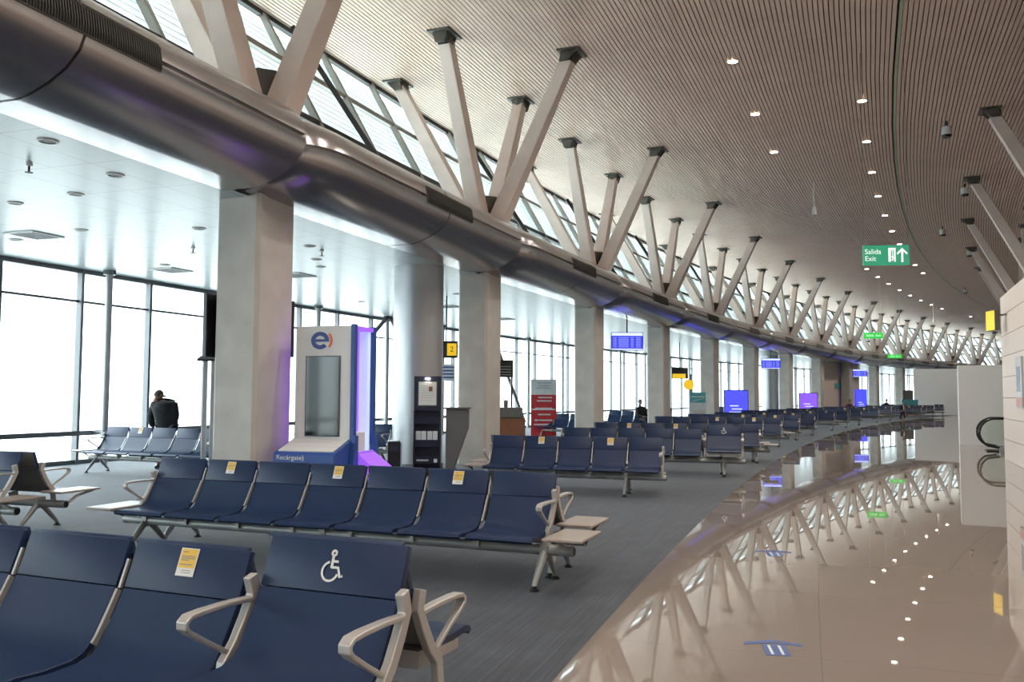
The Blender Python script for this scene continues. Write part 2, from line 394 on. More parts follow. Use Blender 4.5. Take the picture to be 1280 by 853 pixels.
# clerestory
CB, CTp = (229.45, 5.35), (231.40, Z_CEIL)
def cl(z): return CB[0] + (CTp[0] - CB[0]) * (z - CB[1]) / (CTp[1] - CB[1])
for k in range(-3, 16):
    NW += 1
    fr = MB()
    for z, h, m in ((5.22, 0.06, 'cframe'), (6.38, 0.10, 'dark'), (7.62, 0.09, 'cframe'), (8.66, 0.09, 'dark')):
        sweep(fr, rect(cl(z) - 0.08, cl(z) + 0.05, z, z + h), k, k + 1, MT[m])
    root = struct('window_%d' % NW, fr.mesh('clerestory_frame'))
    g = MB(); sweep(g, [(cl(5.3), 5.3), (cl(5.3) + 0.014, 5.3), (cl(8.7) + 0.014, 8.7), (cl(8.7), 8.7)], k, k + 1, MT['solarglass'])
    struct('glass_pane', g.mesh('clerestory_glass'), None, root)
    for q in range(4):
        i = k + q * 0.25
        u = MB(); u.beam4(W(cl(5.2) - 0.06, i, 5.2), W(cl(8.7) - 0.06, i, 8.7), 0.10, 0.12, MT['cframe'], (W(1, i) - W(1, i + .1)).normalized())
        struct('mullion', u.mesh('clerestory_mullion'), None, root)
    u = MB(); u.beam4(W(cl(5.2) - 0.35, k + 0.70, 5.2), W(cl(8.6) - 0.35, k + 0.56, 8.6), 0.10, 0.10, MT['dark'], Vector((0, 1, 0)))
    struct('diagonal_brace', u.mesh('clerestory_brace'), None, root)
    u = MB(); z = 5.6
    while z < 8.7:
        R = cl(z) + 0.22
        sweep(u, [(R, z), (R + 0.14, z - 0.08), (R + 0.14, z - 0.066), (R, z + 0.014)], k, k + 1, MT['louver'], step=0.5); z += 0.145
    struct('louvre_blades', u.mesh('clerestory_louvres'), None, root)

# cream panelled wall at the right
mb = MB(); z = 0.0
sweep(mb, rect(217.36, 217.66, 0, 3.97), I0, 2.955, MT['creamgap'])
while z < 3.9:
    h = min(0.5, 3.98 - z)
    sweep(mb, rect(217.32, 217.70, z + 0.004, z + h - 0.008), I0, 2.96, MT['cream']); z += 0.5
struct('wall_right', mb.mesh('cream_wall'), 'cream panelled wall at the right edge')
mb = MB(); mb.add([W(218.38, 3.85, z) for z in (0, 2.53)] + [W(212.0, 3.85, z) for z in (0, 2.53)] + [W(218.38, 4.0, z) for z in (0, 2.53)] + [W(212.0, 4.0, z) for z in (0, 2.53)],
    [(0, 1, 3, 2), (4, 6, 7, 5), (0, 4, 5, 1), (2, 3, 7, 6), (0, 2, 6, 4), (1, 5, 7, 3)], MT['white'])
struct('wall_escalator', mb.mesh('escalator_screen_wall'), 'low white wall behind the escalator')
mb = MB(); sweep(mb, rect(203.7, 204.0, 0, Z_CEIL + 0.1), I0, I1, MT['white'], step=0.5)
struct('wall_far_right', mb.mesh('outer_right_wall'), 'plain wall far right behind the escalator')
def radial_wall(name, i, R0, R1, z0, z1, m, th=0.04, label=None):
    mb = MB(); mb.add([W(R, i + d, z) for R in (R0, R1) for d in (0, th) for z in (z0, z1)],
        [(0, 1, 3, 2), (4, 6, 7, 5), (0, 4, 5, 1), (2, 3, 7, 6), (0, 2, 6, 4), (1, 5, 7, 3)], m)
    return struct(name, mb.mesh(name), label)
radial_wall('wall_far', 10.6, 222.4, 226.6, 0, 3.95, MT['white'], label='white wall closing the far end of the seating')
radial_wall('wall_end', I1 - 0.04, 204.0, 236.4, 0, Z_CEIL + 0.1, MT['white'])
radial_wall('wall_back', I0, 204.0, 236.4, 0, Z_CEIL + 0.1, MT['white'])
mb = MB(); sweep(mb, rect(229.2, 229.4, 0, Z_LOW), 8.45, 9.75, MT['cream'])
struct('wall_left', mb.mesh('beige_partition'), 'beige partition between far columns')

# ================================================================== DUCT
DP = [(228.62, 4.128), (228.16, 4.128), (228.13, 4.130), (228.02, 4.152), (227.78, 4.24), (227.58, 4.36), (227.44, 4.50), (227.385, 4.64), (227.385, 4.70),
      (227.45, 4.705), (227.45, 4.742), (227.385, 4.748), (227.41, 4.86), (227.50, 5.00), (227.64, 5.11), (227.82, 5.19), (228.05, 5.22), (229.42, 5.22), (229.42, 5.0), (228.62, 5.0)]
def dscale(q): return [(228.35 + (R - 228.35) * q if R < 228.35 else R, 4.68 + (z - 4.68) * (q if z < 4.68 else 1 - (1 - q) * 0.35) if R < 228.5 else z) for R, z in DP]
for n_, k in enumerate(range(-3, 16)):
    t = tag(thing('air_duct', 'grey metal air duct section, %s bay from the camera end' % ORD[n_], 'duct', W(228.3, k + 0.5, Z_LOW), AZ(k + 0.5), 'sections of the long air duct'), None, None)
    inv = (Matrix.Translation(W(228.3, k + 0.5, Z_LOW)) @ Matrix.Rotation(AZ(k + 0.5), 4, 'Z')).inverted()
    if k < 0: t['label'] = 'grey metal air duct section behind the viewpoint, %s of three' % ORD[n_]
    else: t['label'] = 'curved grey metal air duct section, %s visible from the camera' % ORD[n_ - 3]
    rg = []
    a = k + 0.975
    for q, d in ((0.58, 0.0), (0.70, 0.006), (0.81, 0.018), (0.89, 0.034), (0.95, 0.056), (0.985, 0.082), (1.0, 0.112)):
        rg.append([inv @ W(R, k - 0.012 + d, z) for R, z in dscale(q)])
    for d in (0.2, 0.4, 0.6, 0.8): rg.append([inv @ W(R, k + d, z) for R, z in DP])
    rg.append([inv @ W(R, k + 0.955, z) for R, z in DP])
    mb = MB(); mb.rings(rg, MT['duct'])
    ob('duct_shell', mb.mesh('duct_shell', True, angle=50), t)
    # grille along the shoulder, following the shell
    P0, P1, P2 = (227.365, 4.60), (227.355, 4.70), (227.44, 4.93)
    mb = MB()
    for i in range(2):
        pr = [(227.375, 4.62), (227.368, 4.70), (227.395, 4.86), (227.43, 4.915), (227.50, 4.90), (227.45, 4.70), (227.45, 4.62)]
    n2 = 8; a0, a1 = k + 0.40, k + 0.63
    mb.rings([[inv @ W(R, a0 + (a1 - a0) * j / n2, z) for R, z in pr] for j in range(n2 + 1)], MT['grille'])
    for j in range(60):
        c = a0 + (a1 - a0) * (j + 0.5) / 60
        q = [(227.362, 4.635), (227.355, 4.70), (227.384, 4.86), (227.418, 4.905), (227.47, 4.89), (227.42, 4.70), (227.42, 4.635)]
        if k < 5: mb.rings([[inv @ W(R, c + s * 0.0009, z) for R, z in q] for s in (-1, 1)], MT['dark'])
    ob('grille', mb.mesh('duct_grille'), t, label='dark slotted air grille')
    mb = MB(); pr2 = [(R - 0.004 if R < 228.3 else R, z + (0.004 if z > 4.9 else -0.003)) for R, z in DP[:17]]
    mb.rings([[inv @ W(R, k + 0.512 + s * 0.0016, z) for R, z in pr2] for s in (-1, 1)], MT['dark'], closed=False, cap=False)
    ob('joint_ring', mb.mesh('duct_joint'), t)

# ================================================================== BRANCHING COLUMNS
def strut_set(t, Rn, i, inv, flip=1):
    """four struts fanning out from a node to plates under the ceiling"""
    tops = [('inner', Rn - 2.1 * flip, i - 0.04), ('outer', Rn + 2.25 * flip, i + 0.0), ('near', Rn, i - 0.27), ('far', Rn, i + 0.265)]
    for nm, R, j in tops:
        top = W(R, j, Z_CEIL - 0.02); d0 = W(Rn, i, 4.75)
        d = (top - d0)
        foot = d0 + d * 0.10 + Vector((d.x, d.y, 0)) * 0.02
        side = (W(1, i) - W(1, i + 0.1)).normalized() if nm in ('inner', 'outer') else (W(2, i) - W(1, i)).normalized()
        a = foot; b = d0 + d * 0.965
        mb = MB(); mb.beam4(inv @ a, inv @ b, (0.36, 0.26), (0.36, 0.26), MT['strut'], inv.to_3x3() @ side)
        so = ob('strut', mb.mesh('strut', bevel=0.012, seg=1), t)
        mb = MB(); c = inv @ W(R, j, Z_CEIL)
        mb.box(c.x - 0.31, c.x + 0.31, c.y - 0.24, c.y + 0.24, c.z - 0.035, c.z - 0.002, MT['shoe'])
        e = inv @ (d0 + d * 0.955); e = Vector((e.x, e.y, c.z - 0.035))
        for gx in (-0.20, -0.075, 0.075, 0.20):
            g = Vector((c.x + gx, 0, 0))
            mb.add([Vector((c.x + gx + s, y, z)) for s in (-0.012, 0.012) for y, z in ((c.y - 0.17, c.z - 0.03), (c.y + 0.17, c.z - 0.03), (c.y + 0.10 + (e.y - c.y) * 1.2, c.z - 0.24), (c.y - 0.10 + (e.y - c.y) * 1.2, c.z - 0.24))],
                   [(0, 1, 2, 3), (7, 6, 5, 4), (0, 4, 5, 1), (1, 5, 6, 2), (2, 6, 7, 3), (3, 7, 4, 0)], MT['shoe'])
        mb.disc((e.x, e.y), 0.15, c.z - 0.20, c.z - 0.035, MT['shoe'], 10)
        ob('ceiling_bracket', mb.mesh('strut_bracket'), so, label='dark steel bracket')
    mb = MB(); n = inv @ W(Rn, i, 0)
    ringz = ((4.9, 0.20), (5.3, 0.21), (5.6, 0.27), (5.85, 0.31))
    mb.rings([[Vector((n.x + r * math.cos(q), n.y + r * math.sin(q), z)) for q in [math.pi / 4 * (h + 0.5) for h in range(8)]] for z, r in ringz], MT['shoe'])
    ob('steel_shoe', mb.mesh('strut_shoe'), t, label='dark steel shoe joining the struts')

def columns():
    for n_, k in enumerate(range(-1, 16)):
        i = k + 0.06; loc = W(R_COL, i, 0)
        lab = 'concrete column with four roof struts, %s from the camera' % ORD[n_ - 1] if k >= 1 else 'concrete column with four roof struts, at the left outside edge of view %s' % ('one', 'two')[n_]
        t = thing('branching_column', lab, 'column', loc, AZ(i), 'branching columns along the seating')
        inv = (Matrix.Translation(loc) @ Matrix.Rotation(AZ(i), 4, 'Z')).inverted()
        mb = MB(); c = 0.05; hx, hy = 0.42, 0.345
        poly = [(-hx + c, -hy), (hx - c, -hy), (hx, -hy + c), (hx, hy - c), (hx - c, hy), (-hx + c, hy), (-hx, hy - c), (-hx, -hy + c)]
        mb.prism(poly, 0, 4.95, MT['concrete'], axis='z')
        ob('shaft', mb.mesh('column_shaft'), t)
        strut_set(t, 228.5, k + 0.035, inv, 1)
    for n_, k in enumerate(range(1, 12)):
        i = k + 0.03; loc = W(215.7, i, 0)
        t = thing('branching_column', 'concrete column with roof struts above the right wall, %s from the camera' % ORD[n_], 'column', loc, AZ(i), 'branching columns along the right side')
        inv = (Matrix.Translation(loc) @ Matrix.Rotation(AZ(i), 4, 'Z')).inverted()
        mb = MB(); mb.box(-0.42, 0.42, -0.345, 0.345, 0, 5.0, MT['concrete'])
        ob('shaft', mb.mesh('column_shaft', bevel=0.04), t)
        strut_set(t, 215.7, k + 0.0, inv, -1)
columns()

# big round steel columns
for X, Y, lab in ((-1.93, 18.0, 'big round satin steel column behind the brochure rack'), (None, 6.95, 'round steel column far along the hall beside the violet screen')):
    loc = Vector((X, Y, 0)) if X is not None else W(229.9, 7.15, 0)
    t = thing('round_column', lab, 'column', loc)
    mb = MB(); mb.disc((0, 0), 0.51, 0.12, Z_LOW, MT['steelround'], 48); ob('steel_cladding', mb.mesh('round_column', True), t)
    mb = MB(); mb.disc((0, 0), 0.53, 0, 0.12, MT['frame'], 48); ob('base_ring', mb.mesh('round_column_base', True), t)

# ================================================================== CEILING FITTINGS
def downlight(R, i, z, rad, lit, label, group, t_abs=None):
    p = W(R, i, z)
    t = thing('downlight', label, 'ceiling light', p, 0, group)
    mb = MB(); seg = 20; rr = []
    for r, zz in ((rad * 1.25, 0.0), (rad * 1.25, -0.012), (rad, -0.014), (rad * 0.95, 0.0)):
        rr.append([Vector((r * math.cos(2 * math.pi * q / seg), r * math.sin(2 * math.pi * q / seg), zz)) for q in range(seg)])
    mb.rings(rr, MT['trim'], cap=False); ob('trim_ring', DLM.setdefault(('t', rad), mb.mesh('downlight_trim')), t)
    mb = MB(); mb.disc((0, 0), rad * 0.98, -0.008, -0.001, MT['lamp'] if lit else MT['dark'], seg)
    if lit:
        ld = DLM.get('spot')
        if ld is None:
            ld = bpy.data.lights.new('downlight_beam', 'SPOT'); ld.energy = 44; ld.color = (1.0, 0.91, 0.81)
            ld.spot_size = math.radians(150); ld.spot_blend = 0.8; ld.shadow_soft_size = 0.1; DLM['spot'] = ld
        lo = bpy.data.objects.new('beam', ld); COL.objects.link(lo); lo.parent = t; lo.location = (0, 0, -0.12)
    ob('lens', DLM.setdefault(('l', rad, lit), mb.mesh('downlight_lens')), t)
DLM = {}
for j, n in enumerate((0, 1, 2, 9, 10, 11, 12, 13, 14, 15, 16)):
    i = (0.3861 + 0.0171 * n - T0) / DT
    downlight(223.3, i, Z_CEIL, 0.105, True, 'lit round downlight in the left ceiling row, %s from the camera' % ORD[j], 'lit downlights in the slatted ceiling')
for n in range(10):
    i = (0.4030 + 0.0169 * n - T0) / DT
    downlight(220.75, i, Z_CEIL, 0.105, True, 'lit round downlight in the right ceiling row, %s from the camera' % ORD[n], 'lit downlights in the slatted ceiling')
for j, i in enumerate((11.25, 12.1)):
    downlight(223.0, i, Z_CEIL, 0.105, True, 'lit round downlight near the yellow sign at far right, %s one' % ORD[j], 'lit downlights in the slatted ceiling')
for n in range(1, 13):  # unseen lamps added behind the viewpoint for warm fill, in line with both rows
    if n > 1: downlight(220.75, (0.4030 - 0.0169 * n - T0) / DT, Z_CEIL, 0.105, True, 'unseen downlight added to the right ceiling row behind the viewpoint, %s one back' % ORD[n - 1], 'lit downlights in the slatted ceiling')
    downlight(223.3, (0.3861 - 0.0171 * n - T0) / DT, Z_CEIL, 0.105, True, 'unseen downlight added to the left ceiling row behind the viewpoint, %s one back' % ORD[n - 1], 'lit downlights in the slatted ceiling')
low = [(228.95, .65), (229.35, .82), (230.62, .90), (231.87, .92), (232.61, 1.15), (234.4, 1.19), (230.68, 1.21), (234.06, 1.58), (230.7, 1.63), (229.94, 1.46), (231.18, 1.74), (232.4, 1.62), (230.6, 2.4), (232.4, 2.6), (234.0, 2.5)]
for j, (R, i) in enumerate(low):
    downlight(R, i, Z_LOW, 0.085, False, 'dark unlit downlight in the low white ceiling, %s from the camera' % ORD[j], 'unlit downlights in the low ceiling')
for j, (R, i) in enumerate(((233.71, 1.16), (234.5, 1.66), (232.41, 1.85), (232.3, 2.75), (232.5, 3.3))):
    mb = MB(); mb.box(-0.32, 0.32, -0.32, 0.32, -0.02, 0, MT['white'])
    for s in range(9): mb.box(-0.27, 0.27, -0.27 + s * 0.06, -0.25 + s * 0.06, -0.026, -0.02, MT['frame'])
    t = thing('ceiling_vent', 'square air vent in the low white ceiling, %s from the camera' % ORD[j], 'vent', W(R, i, Z_LOW), AZ(i) + 0.78 * 0, 'vents in the low ceiling')
    ob('vent_grid', mb.mesh('vent'), t)
for j, (R, i) in enumerate(((229.91, .73), (232.02, 1.39), (230.0, 1.52))):
    mb = MB(); mb.disc((0, 0), 0.035, -0.03, 0, MT['trim'], 12); mb.disc((0, 0), 0.012, -0.10, -0.03, MT['dark'], 8); mb.disc((0, 0), 0.045, -0.105, -0.10, MT['dark'], 12)
    tag(ob('sprinkler', mb.mesh('sprinkler'), None, W(R, i, Z_LOW)), 'small sprinkler head under the low ceiling, %s from the camera' % ORD[j], 'sprinkler', 'sprinklers in the low ceiling')
# cameras and pendants below the slatted ceiling
for j, (R, i) in enumerate(((218.76, 3.04), (217.99, 4.06), (218.76, 5.1), (217.9, 5.98), (219.4, 8.2))):
    t = thing('security_camera', 'security camera under the slatted ceiling at right, %s from the camera' % ORD[j], 'camera', W(R, i, Z_CEIL), AZ(i), 'ceiling cameras')
    mb = MB(); mb.disc((0, 0), 0.03, -0.18, 0, MT['dark'], 10); ob('stem', mb.mesh('camera_stem'), t)
    mb = MB(); mb.disc((0, 0), 0.13, -0.36, -0.15, MT['camera'], 18); ob('housing', mb.mesh('camera_housing', True), t)
    mb = MB(); mb.disc((0, 0), 0.10, -0.43, -0.36, MT['black'], 18, r1=0.125); ob('dome', mb.mesh('camera_dome', True), t)
for j, (R, i, L) in enumerate(((222.6, 3.75, 0.85), (222.75, 9.3, 1.3))):
    t = thing('ceiling_pendant', ('white antenna hanging on a stem below the left row of lights', 'far white antenna hanging beside the exit sign')[j], 'antenna', W(R, i, Z_CEIL), 0)
    mb = MB(); mb.disc((0, 0), 0.025, -L, 0, MT['trim'], 10); ob('stem', mb.mesh('pendant_stem'), t)
    mb = MB(); mb.disc((0, 0), 0.10, -L - 0.28, -L, MT['camera'], 14, r1=0.06); ob('body', mb.mesh('pendant_body', True), t)

# ================================================================== SEATING
PROF = [(-0.222, 0.858), (-0.19, 0.767), (-0.152, 0.672), (-0.151, 0.669), (-0.105, 0.585), (-0.055, 0.50), (-0.03, 0.462), (0.005, 0.432), (0.06, 0.414), (0.20, 0.408), (0.31, 0.416), (0.355, 0.408), (0.372, 0.385)]
def shell(pts, w, th=0.03):
    """padded shell of width w following a profile in the y-z plane"""
    mb = MB(); a, b = [], []
    for i, (y, z) in enumerate(pts):
        y0, z0 = pts[max(i - 1, 0)]; y1, z1 = pts[min(i + 1, len(pts) - 1)]
        L = math.hypot(y1 - y0, z1 - z0); ny, nz = -(z1 - z0) / L, (y1 - y0) / L   # towards the sitter
        if ny < 0 and nz < 0: ny, nz = -ny, -nz
        a.append((y, z)); b.append((y - ny * th, z - nz * th))
    n = len(pts); vs = []
    for x in (-w / 2, w / 2):
        vs += [Vector((x, y, z)) for y, z in a] + [Vector((x, y, z)) for y, z in b]
    F1, F2 = [], []
    for i in range(n - 1):
        F1.append((i, i + 1, 2 * n + i + 1, 2 * n + i)); F2.append((n + i, 3 * n + i, 3 * n + i + 1, n + i + 1))
        F1.append((i, n + i, n + i + 1, i + 1)); F1.append((2 * n + i, 2 * n + i + 1, 3 * n + i + 1, 3 * n + i))
    F1.append((0, 2 * n, 3 * n, n)); F1.append((n - 1, 2 * n - 1, 4 * n - 1, 3 * n - 1))
    mb.add(vs, F1, MT['navy']); k = mb.mi(MT['shell'])
    for f in F2: mb.f.append(f); mb.m.append(k)
    return mb
CACHE = {}
def cached(key, fn):
    if key not in CACHE: CACHE[key] = fn()
    return CACHE[key]
def seat_meshes(w):
    return (cached(('seat', w), lambda: shell(PROF[3:], w).mesh('seat_shell', True, 0.003, 1, 35)),
            cached(('back', w), lambda: shell(PROF[:3], w, 0.032).mesh('backrest_shell', True, 0.0035, 2, 35)))
def bracket_mesh():
    def f():
        mb = MB(); mb.bar([(0, -0.148, 0.66), (0, -0.10, 0.575), (0, -0.045, 0.485), (0, -0.025, 0.46)], 0.014, 0.026, MT['alu'])
        mb.bar([(0, -0.20, 0.78), (0, -0.155, 0.665)], 0.012, 0.014, MT['alu'])
        mb.bar([(0, 0.01, 0.385), (0, 0.02, 0.34), (0, 0.02, 0.27)], 0.03, 0.10, MT['beam'])
        return mb.mesh('seat_bracket')
    return cached('bracket', f)
def armrest_mesh():
    def f():
        mb = MB()
        mb.bar([(0, -0.128, 0.735), (0, -0.150, 0.66), (0, -0.105, 0.575), (0, -0.05, 0.49), (0, 0.01, 0.43), (0, 0.03, 0.30)], 0.036, 0.05, MT['alu'])
        arc = [(0, -0.13, 0.645), (0, 0.0, 0.652), (0, 0.14, 0.652), (0, 0.205, 0.648), (0, 0.228, 0.632), (0, 0.228, 0.612), (0, 0.205, 0.592), (0, 0.11, 0.535), (0, -0.005, 0.468)]
        mb.bar(arc, [0.042, 0.044, 0.048, 0.05, 0.05, 0.05, 0.042, 0.026, 0.024], 0.019, MT['alu'])
        return mb.mesh('armrest', False, 0.006, 2)
    return cached('arm', f)
def leg_mesh():
    def f():
        mb = MB()
        mb.box(-0.03, 0.03, -0.055, 0.055, 0.22, 0.34, MT['beam'])
        for s in (-1, 1):
            mb.tube([(0, s * 0.02, 0.27), (0, s * 0.09, 0.20), (0, s * 0.19, 0.10), (0, s * 0.235, 0.055), (0, s * 0.245, 0.03)], [0.034, 0.031, 0.025, 0.021, 0.02], MT['beam'], 10)
        return mb.mesh('bench_leg', True)
    return cached('leg', f)
def foot_mesh():
    def f():
        mb = MB(); mb.disc((0, 0), 0.036, 0, 0.014, MT['rubber'], 14); mb.disc((0, 0), 0.02, 0.014, 0.04, MT['rubber'], 10)
        return mb.mesh('foot_pad', True)
    return cached('foot', f)
def table_mesh():
    def f():
        mb = MB(); mb.box(-0.38, -0.07, -0.15, 0.40, 0.405, 0.428, MT['table'])
        mb.bar([(-0.12, 0.0, 0.30), (-0.12, 0.10, 0.36), (-0.12, 0.34, 0.405)], 0.04, 0.02, MT['alu'])
        return mb.mesh('side_table', False, 0.008, 2)
    return cached('table', f)
def beam_mesh(x0, x1):
    def f():
        mb = MB(); mb.tube([(x0, 0, 0.275), (x1, 0, 0.275)], 0.042, MT['beam'], 16)
        for x in (x0, x1): mb.tube([(x - 0.004, 0, 0.275), (x + 0.004, 0, 0.275)], 0.034, MT['rubber'], 16)
        return mb.mesh('beam', True)
    return cached(('beam', round(x0, 2), round(x1, 2)), f)
def on_back(mb, fn, off=0.002):
    """maps (u across, v down from the top edge) onto the upper back panel of a seat"""
    p0, p1 = Vector((0, *PROF[0])), Vector((0, *PROF[2]))
    d = (p1 - p0).normalized(); nrm = Vector((0, -d.z, d.y)); nrm = nrm if nrm.y > 0 else -nrm
    return lambda u, v, o=off: p0 + Vector((u, 0, 0)) + d * v + nrm * o
def sticker_mesh():
    def f():
        mb = MB(); P = on_back(mb, None)
        def q(u0, u1, v0, v1, o, m):
            vs = [P(u, v, oo) for oo in (o - 0.0012, o) for u, v in ((u0, v0), (u1, v0), (u1, v1), (u0, v1))]
            mb.add(vs, [(0, 1, 2, 3), (7, 6, 5, 4), (0, 4, 5, 1), (1, 5, 6, 2), (2, 6, 7, 3), (3, 7, 4, 0)], m)
        q(-0.048, 0.048, 0.012, 0.128, 0.0025, MT['paper']); q(-0.043, 0.043, 0.016, 0.094, 0.0033, MT['notice'])
        for a, (l, v) in enumerate(((0.03, 0.026), (0.072, 0.044), (0.072, 0.052), (0.04, 0.060), (0.065, 0.078))): q(0.036 - l, 0.036, v, v + 0.0045, 0.004, MT['ink'])
        for v in (0.103, 0.112): q(-0.03, 0.02, v, v + 0.003, 0.0034, MT['ink'])
        return mb.mesh('notice_sticker')
    return cached('sticker', f)
def wheelchair_mesh():
    def f():
        mb = MB(); P = on_back(mb, None)
        def stroke(pts, w):
            L, R_ = [], []
            for i, p in enumerate(pts):
                a = Vector(pts[max(i - 1, 0)]); b = Vector(pts[min(i + 1, len(pts) - 1)]); d = (b - a).normalized(); n = Vector((-d.y, d.x))
                L.append(Vector(p) + n * w / 2); R_.append(Vector(p) - n * w / 2)
            for i in range(len(pts) - 1):
                qd = [L[i], L[i + 1], R_[i + 1], R_[i]]
                vs = [P(-c.x, c.y, o) for o in (0.001, 0.003) for c in qd]
                mb.add(vs, [(0, 1, 2, 3), (7, 6, 5, 4), (0, 4, 5, 1), (1, 5, 6, 2), (2, 6, 7, 3), (3, 7, 4, 0)], MT['paper'])
        # picture coordinates: x to the viewer's right, y down
        stroke([(0.0 + 0.0095 * math.cos(a), 0.052 + 0.0095 * math.sin(a)) for a in [2 * math.pi * k / 12 for k in range(13)]], 0.009)
        stroke([(-0.001, 0.058), (0.0, 0.108)], 0.011)
        stroke([(0.0, 0.083), (0.026, 0.083)], 0.009)
        stroke([(-0.002, 0.106), (0.030, 0.106), (0.044, 0.140), (0.056, 0.135)], 0.010)
        c = (-0.004, 0.122); r = 0.036
        stroke([(c[0] + r * math.cos(a), c[1] + r * math.sin(a)) for a in [math.radians(255 - 14.2 * k) for k in range(18)]][0:18], 0.009)
        return mb.mesh('wheelchair_symbol')
    return cached('wc', f)

def bench(origin, az, n, pitch, label, group, arms=(), tables=(), legs=None, stickers=(), wc=False, flip=False):
    """beam bench; local x runs along the row, y is the way the sitters face; origin at the right end seen from the front"""
    dx, dy = -math.cos(az), math.sin(az)
    rz = math.atan2(dy, dx)
    t = thing('beam_bench', label, 'bench seating', (origin[0], origin[1], 0), rz, group)
    xs = []; x = 0.0
    edges = [0.0]
    for s in range(n):
        w = pitch
        if wc and s == 0: w = 0.69
        if wc and s == 1: x += 0.055
        xs.append((x + w / 2, w - 0.048 if not (wc and s == 0) else w - 0.06, 0.075 if (wc and s == 0) else 0.0))
        x += w; edges.append(x)
    L = x
    if flip:
        xs = [(L - a, w, dz) for a, w, dz in xs]; edges = [L - e for e in edges][::-1]
    for s, (cx_, w, dz) in enumerate(xs):
        sm, bk = seat_meshes(round(w, 3))
        ob('seat', sm, t, (cx_, 0, dz)); b = ob('backrest', bk, t, (cx_, 0, dz))
        if s in stickers: ob('notice_sticker', sticker_mesh(), b, label='yellow and white notice sticker')
        if wc and s == 0:
            ob('wheelchair_symbol', wheelchair_mesh(), b, label='white wheelchair symbol')
            mb = cached(('riser', round(w, 3)), lambda: MB().box(-w / 2 + 0.03, w / 2 - 0.03, -0.05, 0.30, 0.32, 0.392, MT['alu']).mesh('seat_riser'))
            ob('seat_riser', mb, t, (cx_, 0, dz))
    for s, e in enumerate(edges):
        if s in arms: ob('armrest', armrest_mesh(), t, (e + (0.012 if s == 0 and not wc else -0.012 if s == n else 0), 0, 0.05 if wc and s < 2 else 0))
        else: ob('bracket', bracket_mesh(), t, (e, 0, 0))
    x0, x1 = (-0.2 if 0 in tables else -0.05), (L + 0.2 if 1 in tables else L + 0.05)
    ob('beam', beam_mesh(x0, x1), t)
    for lx in (legs if legs is not None else (0.1, L / 2, L - 0.1)):
        l = ob('leg', leg_mesh(), t, (lx, 0, 0))
        for s in (-1, 1): ob('foot_pad', foot_mesh(), l, (0, s * 0.245, 0))
    if 0 in tables: ob('side_table', table_mesh(), t, label='small beige side table')
    if 1 in tables: ob('side_table', table_mesh(), t, (L + 0.36, 0, 0), label='small beige side table')
    return t, L
def pair(origin, azd, n, pitch, name, arms=(0,), tables=(), legs=None, stickers=(), wc=False, sep=0.52, rear=True):
    az = math.radians(azd)
    fx, fy = -math.sin(az), -math.cos(az)
    g = 'navy beam benches in back to back rows'
    t, L = bench(origin, az, n, pitch, 'navy bench facing the camera, ' + name, g, arms, tables, legs, stickers, wc)
    if rear:
        # the bench behind faces the other way: its right end is at the far end of the row
        o2 = (origin[0] - fx * sep - math.cos(az) * (L + 0.06), origin[1] - fy * sep + math.sin(az) * (L + 0.06))
        arms2 = tuple(n - a for a in arms)
        lg = None if legs is None else tuple(L - a for a in legs)
        bench(o2, az + math.pi, n, pitch, 'navy bench facing away, ' + name, g, arms2, tuple(1 - a for a in tables), lg, (), wc, flip=True)
    return t

pair((-0.446, 3.114), 23.5, 5, 0.665, 'nearest row with a wheelchair symbol seat', arms=(0, 1), legs=(0.33, 1.9, 2.9), stickers=(1, 3), wc=True)
pair((0.31, 7.03), 21.8, 7, 0.600, 'second row from the camera with beige end tables', arms=(0, 7), tables=(0, 1), legs=(0.04, 2.1, 4.12), stickers=(1, 3, 5))
pair((2.27, 13.18), 15.5, 5, 0.548, 'third row from the camera, right of the second column', arms=(0, 5), tables=(1,), legs=(0.548, 2.2), stickers=(1, 3))
pair((4.36, 16.60), 14.5, 6, 0.548, 'fourth row from the camera with a wheelchair symbol', arms=(0, 1, 6), legs=(0.34, 2.0, 3.3), stickers=(), wc=True)
pair((5.66, 20.00), 14.0, 7, 0.545, 'fifth row from the camera', arms=(0, 7), tables=(0,), legs=(0.1, 1.9, 3.7), stickers=(3, 5))
for j, i in enumerate((3.32, 3.88, 4.42, 5.15, 5.72, 6.28, 7.05, 7.62, 8.2, 9.0, 9.6, 10.05)):
    o = W(223.3, i)
    pair((o.x, o.y), math.degrees((T0 + DT * i) * 0.8), 7, 0.55, '%s row from the camera' % ORD[5 + j], arms=(0, 7), tables=(0,) if j % 3 == 0 else (), stickers=(1, 3), wc=(j % 4 == 3))
